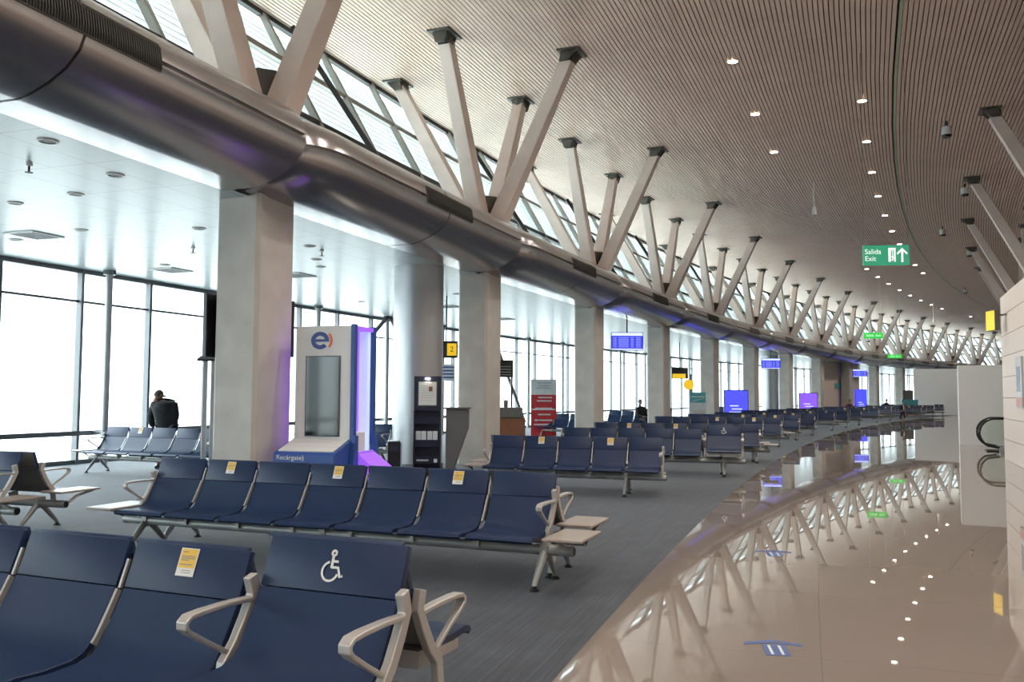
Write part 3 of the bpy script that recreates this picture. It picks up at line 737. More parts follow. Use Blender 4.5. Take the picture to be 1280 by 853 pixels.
# benches on the window side of the seating area
az = math.radians(19.5); fx, fy = -math.sin(az), -math.cos(az)
g = 'navy beam benches on the window side'
o_r = (-5.08, 9.78)
bench((o_r[0] + fx * 0.62, o_r[1] + fy * 0.62), az, 4, 0.59, 'navy bench cut off by the left edge of the photo, nearer of the two', g, (0,), (0,), (0.18, 2.2))
L = 4 * 0.59
bench((o_r[0] - math.cos(az) * L, o_r[1] + math.sin(az) * L), az + math.pi, 4, 0.59, 'navy bench cut off by the left edge, facing the windows', g, (4,), (1,), (0.2, L - 0.18))
az = math.radians(24)
bench((-7.9 + math.cos(az) * 2.95, 16.8 - math.sin(az) * 2.95), az, 5, 0.59, 'pale lit navy bench in front of the standing person', g, (0, 5), (1,), (0.8, 2.93), (3,))
for j, (X, Y, n, a_, nm) in enumerate(((-2.65, 18.9, 4, 23, 'partly hidden behind the phone kiosk'), (3.0, 30.2, 4, 24, 'behind the red banner'), (6.15, 36.6, 4, 26, 'with a seated person in a cap'), (7.9, 43.5, 3, 27, 'behind the teal banner'), (13.7, 54.0, 4, 30, 'far along the windows'))):
    bench((X, Y), math.radians(a_), n, 0.57, 'navy bench by the windows, ' + nm, g, (0, n), (), (0.2, n * 0.57 - 0.2))

# ================================================================== KIOSK, STANDS, SIGNS
def ring_poly(r0, r1, a0, a1, n=28):
    A = [math.radians(a0 + (a1 - a0) * k / n) for k in range(n + 1)]
    return A, r0, r1
def flat_arc(mb, cx_, cz, r0, r1, a0, a1, y0, y1, m, T=None, n=30):
    A = [math.radians(a0 + (a1 - a0) * k / n) for k in range(n + 1)]
    rg = [[Vector((cx_ + r * math.cos(a), y, cz + r * math.sin(a))) for r, y in ((r0, y0), (r1, y0), (r1, y1), (r0, y1))] for a in A]
    if T is not None: rg = [[T @ p for p in q] for q in rg]
    mb.rings(rg, m)
def logo_e(parent, T, s, blue, orange):
    """round lower-case e followed by a curved stroke, facing -y, s = height"""
    mb = MB(); r1 = s * 0.5; r0 = s * 0.27
    flat_arc(mb, -0.12 * s, 0, r0, r1, 8, 318, -0.006, 0.0, blue, T, 40)
    mb.box(-0.12 * s - r0 * 1.02, -0.12 * s + r1 * 0.985, -0.006, 0.0, -0.07 * s, 0.075 * s, blue, T)
    ob('logo_letter', mb.mesh('logo_e'), parent)
    mb = MB(); rg = []
    for k in range(21):
        a = math.radians(-50 + 100 * k / 20); w = 0.115 * s * math.cos(math.radians(-75 + 150 * k / 20)) ** 0.5 + 0.01
        c = Vector((0.10 * s, 0)); R_ = 0.50 * s
        rg.append([T @ Vector((c.x + (R_ + q) * math.cos(a) * 0.82, y, (R_ + q) * math.sin(a))) for q, y in ((-w / 2, -0.006), (w / 2, -0.006), (w / 2, 0), (-w / 2, 0))])
    mb.rings(rg, orange); ob('logo_stroke', mb.mesh('logo_stroke'), parent)

def kiosk():
    rz = math.radians(-17)
    t = thing('phone_kiosk', 'white and blue phone company kiosk with dark screen and purple lit side', 'kiosk', (-2.555, 11.82, 0), rz)
    t.scale = (1.11, 0.93, 0.97)
    # local: x to the right, -y the front towards the camera
    mb = MB(); mb.box(-0.375, 0.375, 0.02, 0.06, 0.90, 2.50, MT['white'])
    ob('front_panel', mb.mesh('kiosk_front', bevel=0.006, seg=1), t)
    mb = MB(); mb.box(-0.235, 0.235, 0.008, 0.02, 0.96, 2.08, MT['black']); sc = ob('screen', mb.mesh('kiosk_screen_frame'), t, label='dark switched off portrait screen')
    mb = MB(); mb.box(-0.218, 0.218, 0.004, 0.008, 0.975, 2.065, MT['screen']); ob('screen_glass', mb.mesh('kiosk_screen'), sc)
    logo_e(ob('logo_plate', MB().box(-0.001, 0.001, 0.0195, 0.02, 2.27, 2.272, MT['white']).mesh('logo_plate'), t), Matrix.Translation((-0.02, 0.0195, 2.295)), 0.245, MT['pureblue'], MT['orange'])
    side = [(0.0, 0.0), (0.0, 0.0)]
    # blue edge frames, front and back, flaring to the base
    for y0, y1 in ((0.0, 0.09), (0.62, 0.71)):
        mb = MB(); mb.box(0.375, 0.43, y0, y1, 0.84, 2.52, MT['lblue'])
        ob('edge_frame', mb.mesh('kiosk_edge', bevel=0.005, seg=1), t, label='dark blue edge frame')
    mb = MB(); mb.box(-0.375, -0.345, 0.09, 0.65, 0.3, 2.47, MT['purple']); ob('lit_side_panel', mb.mesh('kiosk_left_side'), t, label='glowing purple side panel')
    mb = MB(); mb.box(-0.375, 0.375, 0.65, 0.69, 0.0, 2.50, MT['white']); ob('rear_panel', mb.mesh('kiosk_back'), t)
    mb = MB(); mb.box(0.24, 0.27, 0.09, 0.62, 0.62, 2.47, MT['purple']); pp = ob('lit_side_panel', mb.mesh('kiosk_purple_panel'), t, label='glowing purple side panel')
    mb = MB(); mb.box(0.27, 0.40, 0.50, 0.60, 0.70, 2.46, MT['tube']); ob('light_strip', mb.mesh('kiosk_light_strip', bevel=0.02), t, label='glowing pale blue light strip')
    mb = MB(); mb.box(0.27, 0.42, 0.09, 0.62, 2.44, 2.50, MT['purple']); ob('side_cap', mb.mesh('kiosk_side_cap'), t)
    T = Matrix.Translation((0.275, 0.27, 2.05)) @ Matrix.Rotation(math.radians(90), 4, 'Z')
    logo_e(pp, T, 0.24, MT['lblue'], MT['purple'])
    # front desk
    poly = [(0.06, 0.0), (-0.50, 0.0), (-0.50, 0.74), (-0.47, 0.765), (0.06, 0.935)]
    mb = MB(); mb.prism(poly, -0.40, 0.40, MT['lblue']); d = ob('desk', mb.mesh('kiosk_desk', bevel=0.006, seg=1), t, label='blue front desk')
    mb = MB(); sl = math.atan2(0.17, 0.53)
    T = Matrix.Translation((0, -0.215, 0.848)) @ Matrix.Rotation(sl, 4, 'X')
    mb.box(-0.36, 0.36, -0.24, -0.09, 0.0, 0.014, MT['white'], T); mb.box(-0.36, 0.36, -0.08, 0.08, 0.0, 0.014, MT['white'], T); mb.box(-0.36, 0.36, 0.09, 0.22, 0.0, 0.014, MT['white'], T)
    for q in range(5): mb.box(-0.33, 0.33, -0.22 + q * 0.026, -0.216 + q * 0.026, 0.014, 0.0155, MT['paper'], T)
    ob('price_board', mb.mesh('kiosk_board'), d, label='sloped white board')
    tm = text_mesh('Recárgate)', 0.085, MT['white']); o = ob('lettering', tm, d, (-0.17, -0.504, 0.695)); o.rotation_euler = (math.pi / 2, 0, 0)
    # flared side base with lit purple faces
    mb = MB(); mb.prism([(-0.08, 0.0), (0.79, 0.0), (0.79, 0.52), (0.71, 0.98), (0.62, 0.98), (0.62, 0.74), (0.09, 0.74), (0.09, 0.98), (0.0, 0.98), (-0.08, 0.52)], 0.40, 0.46, MT['lblue'])
    ob('side_frame', mb.mesh('kiosk_side_frame', bevel=0.004, seg=1), t, label='blue flared side frame')
    mb = MB(); mb.add([(0.43, 0.09, 0.76), (0.43, 0.62, 0.76), (0.74, 0.66, 0.48), (0.74, 0.05, 0.48), (0.43, 0.09, 0.0), (0.43, 0.62, 0.0), (0.74, 0.66, 0.0), (0.74, 0.05, 0.0)],
                      [(0, 1, 2, 3), (7, 6, 5, 4), (0, 4, 5, 1), (1, 5, 6, 2), (2, 6, 7, 3), (3, 7, 4, 0)], MT['purple'])
    ob('lit_foot', mb.mesh('kiosk_lit_foot', bevel=0.01), t, label='glowing purple foot')
    mb = MB(); mb.box(0.28, 0.40, 0.14, 0.44, 0.70, 1.02, MT['white']); ob('leaflet_box', mb.mesh('kiosk_leaflet_box', bevel=0.01), t, label='white box in the purple niche')
kiosk()

# brochure rack in front of the round column
t = thing('brochure_rack', 'tall dark navy brochure rack with a framed notice and leaflets', 'rack', (-1.545, 16.1, 0), math.radians(3))
mb = MB(); mb.box(-0.25, 0.25, 0.10, 0.16, 0.0, 1.84, MT['rack']); mb.box(-0.25, -0.225, -0.08, 0.16, 0.0, 1.22, MT['rack']); mb.box(0.225, 0.25, -0.08, 0.16, 0.0, 1.22, MT['rack']); mb.box(-0.25, 0.25, -0.08, 0.1, 0.0, 0.08, MT['rack'])
ob('back_frame', mb.mesh('rack_frame', bevel=0.006, seg=1), t)
mb = MB(); mb.box(-0.25, 0.25, 0.02, 0.10, 1.20, 1.84, MT['rack']); ob('header', mb.mesh('rack_header', bevel=0.006, seg=1), t)
mb = MB(); mb.box(-0.17, 0.17, 0.008, 0.02, 1.30, 1.74, MT['post']); nf = ob('notice_frame', mb.mesh('rack_notice_frame'), t)
mb = MB(); mb.box(-0.155, 0.155, 0.003, 0.008, 1.315, 1.725, MT['paper']); mb.box(0.02, 0.09, 0.0, 0.003, 1.56, 1.65, MT['woodred'])
for q in range(7): mb.box(-0.12, 0.0 if q < 3 else 0.12, 0.001, 0.003, 1.66 - q * 0.045, 1.667 - q * 0.045, MT['post'])
ob('notice_sheet', mb.mesh('rack_notice'), nf)
mb = MB(); mb.box(-0.04, 0.04, -0.02, 0.02, 1.785, 1.805, MT['lamp']); ob('picture_light', mb.mesh('rack_lamp'), t, label='small lit lamp')
for z in (1.10, 0.68, 0.38, 0.18):
    mb = MB(); mb.prism([(-0.08, z - 0.12), (-0.06, z - 0.12), (-0.075, z), (-0.095, z)], -0.225, 0.225, MT['rack']); mb.box(-0.225, 0.225, -0.08, 0.10, z - 0.13, z - 0.115, MT['rack'])
    ob('shelf', mb.mesh('rack_shelf'), t)
mb = MB()
for q in range(9): mb.box(-0.18 + q * 0.024, -0.162 + q * 0.024, -0.094, -0.09, 0.295, 0.325, MT['bannerwhite'])
mb.box(0.13, 0.19, -0.094, -0.09, 0.27, 0.335, MT['bannerwhite']); ob('lettering', mb.mesh('rack_lettering'), t)
for q, x in enumerate((-0.16, -0.06, 0.05, 0.15)):
    lf = ob('leaflet_stack', MB().box(-0.045, 0.045, -0.02, 0.02, 0, 0.27, MT['bannerwhite']).mesh('leaflets', bevel=0.003, seg=1), None, (-1.545 + x, 16.08 + 0.05 * x, 0.566)); lf.rotation_euler = (0, 0, 0.05)
    tag(lf, 'stack of pale leaflets on the middle rack shelf, %s from the left' % ORD[q], 'leaflets', 'leaflets on the brochure rack')

# black and grey bin left of the rack
t = thing('litter_bin', 'black and silver litter bin between the kiosk and the rack', 'bin', (-2.12, 16.0, 0), math.radians(8))
mb = MB(); mb.box(-0.13, 0.10, -0.17, 0.17, 0.02, 0.66, MT['black']); ob('body', mb.mesh('bin_body', bevel=0.015), t)
mb = MB(); mb.box(0.10, 0.125, -0.165, 0.165, 0.02, 0.64, MT['post']); ob('side_panel', mb.mesh('bin_side', bevel=0.006, seg=1), t, label='silver side panel')
mb = MB(); mb.box(-0.08, 0.06, -0.178, -0.165, 0.48, 0.58, MT['rack']); ob('flap', mb.mesh('bin_flap', bevel=0.005, seg=1), t)
mb = MB(); mb.box(-0.12, 0.11, -0.15, 0.15, 0, 0.02, MT['rubber']); ob('base', mb.mesh('bin_base'), t)

# grey podium between the rack and the second column
t = thing('gate_podium', 'grey podium with a slanted side between the rack and second column', 'podium', (-1.10, 17.6, 0), math.radians(0))
mb = MB(); mb.add([Vector((x, y, z)) for y in (-0.28, 0.28) for x, z in ((-0.20, 0), (-0.05, 0), (0.24, 0.85), (0.24, 1.22), (-0.20, 1.22))],
    [(0, 1, 2, 3, 4), (9, 8, 7, 6, 5), (0, 5, 6, 1), (1, 6, 7, 2), (2, 7, 8, 3), (3, 8, 9, 4), (4, 9, 5, 0)], MT['grey'])
ob('body', mb.mesh('podium_body', bevel=0.01), t)
mb = MB(); mb.box(-0.24, 0.28, -0.32, 0.32, 1.22, 1.25, MT['grey']); ob('top', mb.mesh('podium_top', bevel=0.006, seg=1), t)
mb = MB(); mb.box(-0.22, 0.0, -0.26, 0.26, 0, 0.03, MT['rubber']); ob('plinth', mb.mesh('podium_plinth'), t)

# info post and TVs at the first column
t = thing('info_post', 'slim silver twin post with a slanted top plate left of first column', 'post', (-4.35, 12.6, 0), math.radians(10))
for x in (-0.055, 0.055):
    mb = MB(); mb.box(-0.032, 0.032, -0.035, 0.035, 0.02, 1.98, MT['post']); ob('upright', mb.mesh('post_upright', bevel=0.008), t, (x, 0, 0))
mb = MB(); mb.prism([(-0.16, 1.96), (0.16, 2.02), (0.16, 2.05), (-0.16, 1.99)], -0.15, 0.13, MT['dark']); ob('top_plate', mb.mesh('post_top'), t)
mb = MB(); mb.box(-0.16, 0.16, -0.16, 0.16, 0, 0.02, MT['frame']); ob('base_plate', mb.mesh('post_base'), t)
def wall_tv(R, i, z, rz_off, lab, w=1.0, h=0.62):
    t = thing('wall_screen', lab, 'television', W(R, i, z), AZ(i) + rz_off)
    mb = MB(); mb.box(-w / 2, w / 2, -0.03, 0.03, -h / 2, h / 2, MT['black']); ob('housing', mb.mesh('tv_housing', bevel=0.008), t)
    mb = MB(); mb.box(-w / 2 + 0.02, w / 2 - 0.02, -0.034, -0.03, -h / 2 + 0.02, h / 2 - 0.02, MT['screen']); ob('screen', mb.mesh('tv_screen'), t)
    mb = MB(); mb.box(-0.12, 0.12, 0.03, 0.12, -0.14, 0.14, MT['dark']); ob('bracket', mb.mesh('tv_bracket'), t)
wall_tv(R_COL + 0.345 + 0.12, 1.06, 2.42, math.pi, 'black television on the window side of the first column', 0.9, 0.86)
t = thing('wall_screen', 'narrow dark screen seen edge on at the right of first column', 'television', W(R_COL + 0.05, 1.06, 2.42) + Vector((0.17, 0.50, 0)), AZ(1.06) + math.pi / 2)
mb = MB(); mb.box(-0.32, 0.32, -0.05, 0.05, -0.40, 0.40, MT['black']); ob('housing', mb.mesh('tv_housing', bevel=0.008), t)
mb = MB(); mb.box(-0.30, 0.30, -0.056, -0.05, -0.38, 0.38, MT['fids']); ob('screen', mb.mesh('tv_screen'), t)

# flight information screens hanging under the duct
for j, (i, R, z, lab) in enumerate(((3.48, 228.5, 3.35, 'nearest'), (6.52, 228.5, 3.42, 'second'), (9.45, 228.5, 3.42, 'farthest'))):
    t = thing('flight_screen', 'hanging blue flight information screen, %s of the three' % lab, 'screen', W(R, i, z), 0, 'hanging flight information screens')
    t.rotation_euler = (0, 0, -0.15 * j * 0.5)
    mb = MB(); mb.box(-0.55, 0.55, 0.0, 0.10, -0.31, 0.31, MT['black']); ob('housing', mb.mesh('fids_housing', bevel=0.01), t)
    mb = MB(); mb.box(-0.53, 0.53, -0.005, 0.0, -0.29, 0.29, MT['fids']); sc = ob('display', mb.mesh('fids_display'), t, label='lit blue display')
    mb = MB(); mb.box(-0.53, 0.53, -0.008, -0.005, 0.19, 0.29, MT['fidsbar']); mb.box(-0.53, 0.53, -0.008, -0.005, -0.29, -0.25, MT['fidsbar'])
    for q in range(7):
        for a, b in ((-0.48, -0.36), (-0.30, 0.05), (0.12, 0.22), (0.30, 0.46)): mb.box(a, b, -0.007, -0.005, 0.12 - q * 0.052, 0.128 - q * 0.052, MT['fidsbar'])
    ob('display_rows', mb.mesh('fids_rows'), sc)
    mb = MB(); mb.tube([(0, 0.05, 0.31), (0, 0.05, 4.122 - z)], 0.025, MT['dark'], 8); ob('hanger_rod', mb.mesh('fids_rod'), t)

# lit advertising screens between the columns
for j, (X, Y, w, zt, m, lab) in enumerate(((11.26, 44.0, 1.12, 1.78, 'ad', 'lit blue advertising screen on the floor stand, nearest one'), (19.62, 58.0, 1.12, 1.72, 'adp', 'lit violet advertising screen beside the far round column'), (28.6, 71.8, 0.85, 2.1, 'ad', 'tall lit blue advertising screen farthest along the hall'))):
    t = thing('advert_screen', lab, 'screen', (X, Y, 0), -0.1)
    zb = 0.52 if j < 2 else 0.55
    mb = MB(); mb.box(-w / 2 - 0.04, w / 2 + 0.04, 0, 0.16, zb - 0.04, zt + 0.04, MT['rack']); ob('housing', mb.mesh('ad_housing', bevel=0.01), t)
    mb = MB(); mb.box(-w / 2, w / 2, -0.006, 0, zb, zt, MT[m]); sc = ob('display', mb.mesh('ad_display'), t)
    mb = MB()
    for q, (a, b) in enumerate(((-0.32, 0.30), (-0.20, 0.26), (-0.28, 0.1))): mb.box(w * a, w * b, -0.009, -0.006, zb + 0.16 + 0.16 * q, zb + 0.21 + 0.16 * q, MT['fidsbar'])
    ob('display_lettering', mb.mesh('ad_lettering'), sc)
    mb = MB(); mb.box(-0.2, 0.2, 0.02, 0.14, 0.04, zb - 0.03, MT['rack']); mb.box(-0.45, 0.45, -0.12, 0.28, 0, 0.04, MT['dark']); ob('stand', mb.mesh('ad_stand'), t)

# banners
def banner(X, Y, w, h, rz, lab, bands):
    t = thing('standing_banner', lab, 'banner', (X, Y, 0), rz)
    mb = MB()
    for z0, z1, m in bands: mb.box(-w / 2, w / 2, -0.006, 0.006, z0, z1, MT[m])
    o = ob('print_panel', mb.mesh('banner_panel'), t)
    mb = MB(); mb.box(-w / 2 - 0.02, w / 2 + 0.02, -0.11, 0.11, 0, 0.07, MT['post']); ob('base', mb.mesh('banner_base', bevel=0.01), t)
    mb = MB(); mb.tube([(0, 0.03, 0.07), (0, 0.03, h)], 0.012, MT['post'], 8); ob('pole', mb.mesh('banner_pole'), t)
    return o
o = banner(1.13, 31.0, 0.90, 2.06, 0.05, 'red and white standing banner between second and third columns', [(0.06, 1.52, 'red'), (1.52, 1.66, 'bannerwhite'), (1.66, 2.06, 'bannerwhite')])
mb = MB()
for z, a, b in ((1.40, -0.2, 0.3), (1.28, -0.24, 0.28), (1.02, -0.3, 0.3), (0.98, -0.4, 0.4), (0.80, -0.2, 0.24), (0.60, -0.3, 0.3), (0.45, -0.34, 0.34)): mb.box(a, b, -0.009, -0.006, z, z + 0.045, MT['bannerwhite'])
for z, a, b in ((1.92, -0.22, 0.26), (1.82, -0.18, 0.22), (1.74, -0.25, 0.25)): mb.box(a, b, -0.009, -0.006, z, z + 0.04, MT['post'])
ob('print_lines', mb.mesh('banner_lines'), o)
o = banner(7.90, 37.2, 0.66, 1.66, 0.0, 'teal and sand coloured standing banner beside the fifth column', [(0.06, 0.9, 'palebeach'), (0.9, 1.22, 'bannerwhite'), (1.22, 1.66, 'teal')])
mb = MB(); mb.tube([(-0.25, -0.008, 1.26), (-0.05, -0.008, 1.33), (0.28, -0.008, 1.42)], 0.012, MT['paper'], 6); mb.box(-0.28, 0.28, -0.009, -0.006, 1.45, 1.50, MT['bannerwhite']); ob('print_lines', mb.mesh('teal_lines'), o)

# gate counter and glazed gate frame beside the second column
t = thing('gate_counter', 'red brown wooden gate counter with grey top by second column', 'counter', (0.05, 24.4, 0), 0.1)
mb = MB(); mb.box(-0.55, 0.30, -0.30, 0.30, 0.06, 0.88, MT['woodred']); ob('body', mb.mesh('counter_body', bevel=0.01), t)
mb = MB(); mb.box(-0.58, 0.22, -0.34, 0.34, 0.88, 1.16, MT['grey']); ob('upper_shelf', mb.mesh('counter_top', bevel=0.01), t, label='grey upper shelf')
mb = MB(); mb.box(-0.5, 0.26, -0.27, 0.27, 0, 0.06, MT['rubber']); ob('plinth', mb.mesh('counter_plinth'), t)
t = thing('gate_display', 'dark framed gate display with glass panel behind wooden counter', 'display', (-0.25, 25.6, 0), 0.1)
mb = MB(); mb.box(-0.35, 0.28, -0.10, 0.10, 2.02, 2.52, MT['dark']); hd = ob('header', mb.mesh('gate_header', bevel=0.01), t)
mb = MB()
for q in range(4): mb.box(-0.3, 0.22, -0.104, -0.1, 2.08 + q * 0.08, 2.10 + q * 0.08, MT['post'])
ob('lettering', mb.mesh('gate_header_lines'), hd)
for x in (-0.33, 0.25):
    mb = MB(); mb.box(x - 0.025, x + 0.025, -0.05, 0.05, 0, 2.02, MT['dark']); ob('upright', mb.mesh('gate_upright'), t)
mb = MB(); mb.box(-0.30, 0.22, -0.006, 0.006, 1.1, 2.0, MT['greenglass']); ob('glass_panel', mb.mesh('gate_glass'), t)
mb = MB(); mb.box(0.02, 0.14, -0.02, -0.008, 1.14, 1.36, MT['grey']); ob('card_reader', mb.mesh('gate_reader'), t)

# gate signs
def gate_sign(X, Y, z, w, h, lab, ylw, extra=None, zc=Z_LOW):
    t = thing('gate_sign', lab, 'sign', (X, Y, z), -0.05)
    mb = MB(); mb.box(-w / 2, w / 2, 0, 0.08, -h / 2, h / 2, MT['black']); ob('sign_box', mb.mesh('gate_sign_box', bevel=0.008), t)
    mb = MB(); mb.box(ylw[0] * w, ylw[1] * w, -0.006, 0, ylw[2] * h, ylw[3] * h, MT['yellow']); y = ob('yellow_panel', mb.mesh('gate_sign_yellow'), t)
    if extra:
        tm = text_mesh(extra, h * 0.45, MT['black']); q = ob('lettering', tm, y, ((ylw[0] + ylw[1]) / 2 * w, -0.009, (ylw[2] + ylw[3]) / 2 * h)); q.rotation_euler = (math.pi / 2, 0, 0)
    mb = MB(); mb.tube([(0, 0.04, h / 2), (0, 0.04, zc - z)], 0.02, MT['dark'], 8); ob('hanger_rod', mb.mesh('gate_sign_rod'), t)
gate_sign(-1.75, 23.2, 2.70, 0.62, 0.45, 'black and yellow gate sign between round and second columns', (0.05, 0.45, -0.36, 0.36), '2')
mb = MB(); mb.box(-0.2, 0.2, 0, 0.03, -0.22, 0.22, MT['bannerwhite'])
for q in range(4): mb.box(-0.14, 0.18, -0.006, 0, -0.15 + q * 0.09, -0.11 + q * 0.09, MT['lblue'])
t = thing('info_board', 'white board with blue lines hanging below the gate sign', 'sign', (-1.72, 23.25, 2.09), -0.05)
ob('board', mb.mesh('info_board'), t)
for x in (-0.12, 0.12): mb = MB(); mb.tube([(x, 0.015, 0.22), (x, 0.015, 0.36)], 0.006, MT['dark'], 6); ob('hanger', mb.mesh('info_hanger'), t)
gate_sign(8.25, 43.0, 2.62, 0.80, 0.55, 'dark gate sign with a yellow strip beyond the fourth column', (-0.45, 0.35, -0.45, -0.05))
t = thing('gate_sign', 'round yellow gate number sign on a post beyond fourth column', 'sign', (8.55, 42.4, 0), 0)
mb = MB(); mb.tube([(0.12, 0, 0), (0.12, 0, 2.55)], 0.04, MT['dark'], 10); ob('post', mb.mesh('round_sign_post'), t)
mb = MB(); mb.disc((0, 0), 0.25, -0.03, 0.03, MT['yellow'], 24, Matrix.Translation((0, -0.06, 2.05)) @ Matrix.Rotation(math.pi / 2, 4, 'X')); ob('disc', mb.mesh('round_sign_disc', True), t)

# exit signs
def arrow_poly(mb, cx_, cz, s, y0, y1, m):
    mb.prism([(cx_ - s * 0.07, cz - s * 0.5), (cx_ + s * 0.07, cz - s * 0.5), (cx_ + s * 0.07, cz + s * 0.3), (cx_ - s * 0.07, cz + s * 0.3)], y0, y1, m, axis='y')
    for q in (-1, 1):
        mb.prism([(cx_, cz + s * 0.5), (cx_, cz + s * 0.32), (cx_ + q * s * 0.30, cz + s * 0.02), (cx_ + q * s * 0.36, cz + s * 0.14)], y0, y1, m, axis='y')
t = thing('exit_sign', 'hanging green exit sign with white lettering and arrow', 'sign', (7.75, 18.0, 4.44), -0.12)
mb = MB(); mb.box(-0.46, 0.46, 0, 0.06, -0.21, 0.21, MT['exit']); sb = ob('sign_panel', mb.mesh('exit_panel', bevel=0.006, seg=1), t)
for txt, z in (('Salida', 0.07), ('Exit', -0.075)):
    o = ob('lettering', text_mesh(txt, 0.145, MT['signwhite'], align='LEFT'), sb, (-0.43, -0.003, z)); o.rotation_euler = (math.pi / 2, 0, 0)
mb = MB(); mb.prism([(0.04, -0.14), (0.09, -0.14), (0.09, 0.15), (0.04, 0.15)], -0.004, 0, MT['signwhite'], axis='y'); mb.prism([(0.04, 0.11), (0.18, 0.11), (0.18, 0.15), (0.04, 0.15)], -0.004, 0, MT['signwhite'], axis='y'); mb.prism([(0.15, -0.14), (0.185, -0.14), (0.185, 0.15), (0.15, 0.15)], -0.004, 0, MT['signwhite'], axis='y')
mb.tube([(0.115, -0.004, -0.12), (0.13, -0.004, -0.04), (0.12, -0.004, 0.05)], 0.014, MT['signwhite'], 6); mb.disc((0, 0), 0.022, -0.004, 0.0, MT['signwhite'], 10, Matrix.Translation((0.12, 0, 0.085)) @ Matrix.Rotation(math.pi / 2, 4, 'X'))
mb.tube([(0.13, -0.004, -0.04), (0.10, -0.004, -0.03)], 0.012, MT['signwhite'], 6)
ob('running_figure', mb.mesh('exit_pictogram'), sb)
mb = MB(); arrow_poly(mb, 0.315, 0.0, 0.30, -0.004, 0, MT['signwhite']); ob('arrow', mb.mesh('exit_arrow'), sb)
for x in (-0.44, 0.44):
    mb = MB(); mb.tube([(x, 0.03, 0.21), (x, 0.03, Z_CEIL - 4.44)], 0.005, MT['cframe'], 6); ob('suspension_rod', mb.mesh('exit_rod'), t)
for j, (px, py, Y, w, h) in enumerate(((1093, 419.5, 48.0, 1.0, 0.32), (1119, 445.5, 62.0, 0.95, 0.26))):
    X = (px - 640) / F_PX * Y * 1.0; z = 1.5 + (496.5 - py) / F_PX * Y
    t = thing('exit_sign', ('small far green exit sign hanging before the struts', 'smallest green exit sign hanging at the duct level')[j], 'sign', (X, Y, z), -0.2)
    mb = MB(); mb.box(-w / 2, w / 2, 0, 0.06, -h / 2, h / 2, MT['exitfar']); sb = ob('sign_panel', mb.mesh('far_exit_panel'), t)
    o = ob('lettering', text_mesh('Salida  Exit', h * 0.55, MT['signwhite']), sb, (0, -0.003, 0)); o.rotation_euler = (math.pi / 2, 0, 0)
    for x in (-w * 0.4, w * 0.4):
        mb = MB(); mb.tube([(x, 0.03, h / 2), (x, 0.03, Z_CEIL - z)], 0.012, MT['trim'], 6); ob('suspension_rod', mb.mesh('far_exit_rod'), t)
t = thing('projecting_sign', 'yellow projecting sign at the top of the cream wall', 'sign', (11.52, 20.9, 3.34), math.radians(-4))
mb = MB(); mb.box(-0.06, 0.06, -0.22, 0.22, -0.24, 0.24, MT['grey']); ob('sign_box', mb.mesh('yellow_sign_box', bevel=0.006, seg=1), t)
mb = MB(); mb.box(-0.068, -0.06, -0.21, 0.21, -0.23, 0.23, MT['yellow']); ob('yellow_face', mb.mesh('yellow_sign_face'), t)
mb = MB(); mb.box(0.0, 0.42, -0.02, 0.02, 0.10, 0.14, MT['grey'], Matrix.Rotation(-1.2, 4, 'Z')); ob('bracket', mb.mesh('yellow_sign_bracket'), t)
# poster on the cream wall
t = thing('wall_poster', 'narrow colourful poster on the cream wall', 'poster', W(217.70, 2.545, 1.83), AZ(2.545) )
mb = MB(); mb.box(-0.45, 0.45, 0.0, 0.03, -0.55, 0.55, MT['post']); ob('frame', mb.mesh('poster_frame'), t)
mb = MB(); mb.box(-0.42, 0.42, 0.03, 0.036, 0.30, 0.52, MT['palebeach']); mb.box(-0.42, 0.42, 0.03, 0.036, -0.32, 0.30, MT['bannerwhite']); mb.box(-0.42, 0.42, 0.03, 0.036, -0.52, -0.32, MT['posterpink'])
mb.box(-0.25, 0.28, 0.036, 0.04, -0.2, 0.34, MT['posterblue']); ob('print', mb.mesh('poster_print'), t)

# escalator
def escalator():
    o = W(218.05, 3.42); rz = AZ(3.42) - math.pi / 2
    t = thing('escalator', 'escalator end with black handrail loops and green glass sides', 'escalator', o, rz)
    # local x runs into the escalator (away from the walkway), y along the hall
    for y in (-0.55, 0.45):
        cz, r = 0.52, 0.40
        pts = [(2.6, y, cz + r)] + [(r + 0.0 - r * math.sin(a), y, cz + r * math.cos(a)) for a in [math.radians(q) for q in range(0, 181, 12)]] + [(1.0, y, 0.06), (2.6, y, 0.0 + 0.06)]
        pts = [(2.6, y, cz + r), (1.2, y, cz + r)] + [(0.42 - r * math.sin(math.radians(q)), y, cz + r * math.cos(math.radians(q))) for q in range(0, 151, 10)] + [(0.9, y, 0.05)]
        mb = MB(); mb.tube(pts, 0.034, MT['black'], 10); ob('handrail', mb.mesh('escalator_handrail', True), t, label='black handrail')
        prof = [(p[0] + (0.05 if p[0] < 0.4 else 0), p[2] - 0.04 if p[2] > cz else p[2] + 0.03) for p in pts[:-1]] + [(0.9, 0.10), (2.6, 0.10)]
        mb = MB(); mb.prism(prof, y - 0.006, y + 0.006, MT['greenglass'], axis='y'); ob('glass_balustrade', mb.mesh('escalator_glass'), t, label='green glass balustrade')
        mb = MB(); mb.box(0.5, 2.6, y - 0.07, y + 0.07, 0.0, 0.14, MT['post']); ob('skirt', mb.mesh('escalator_skirt', bevel=0.01), t)
    mb = MB(); mb.box(0.2, 2.6, -0.48, 0.38, 0.0, 0.03, MT['dark'])
    for q in range(20): mb.box(0.6, 2.6, -0.46 + q * 0.042, -0.44 + q * 0.042, 0.03, 0.04, MT['post'])
    ob('steps', mb.mesh('escalator_steps'), t)
escalator()

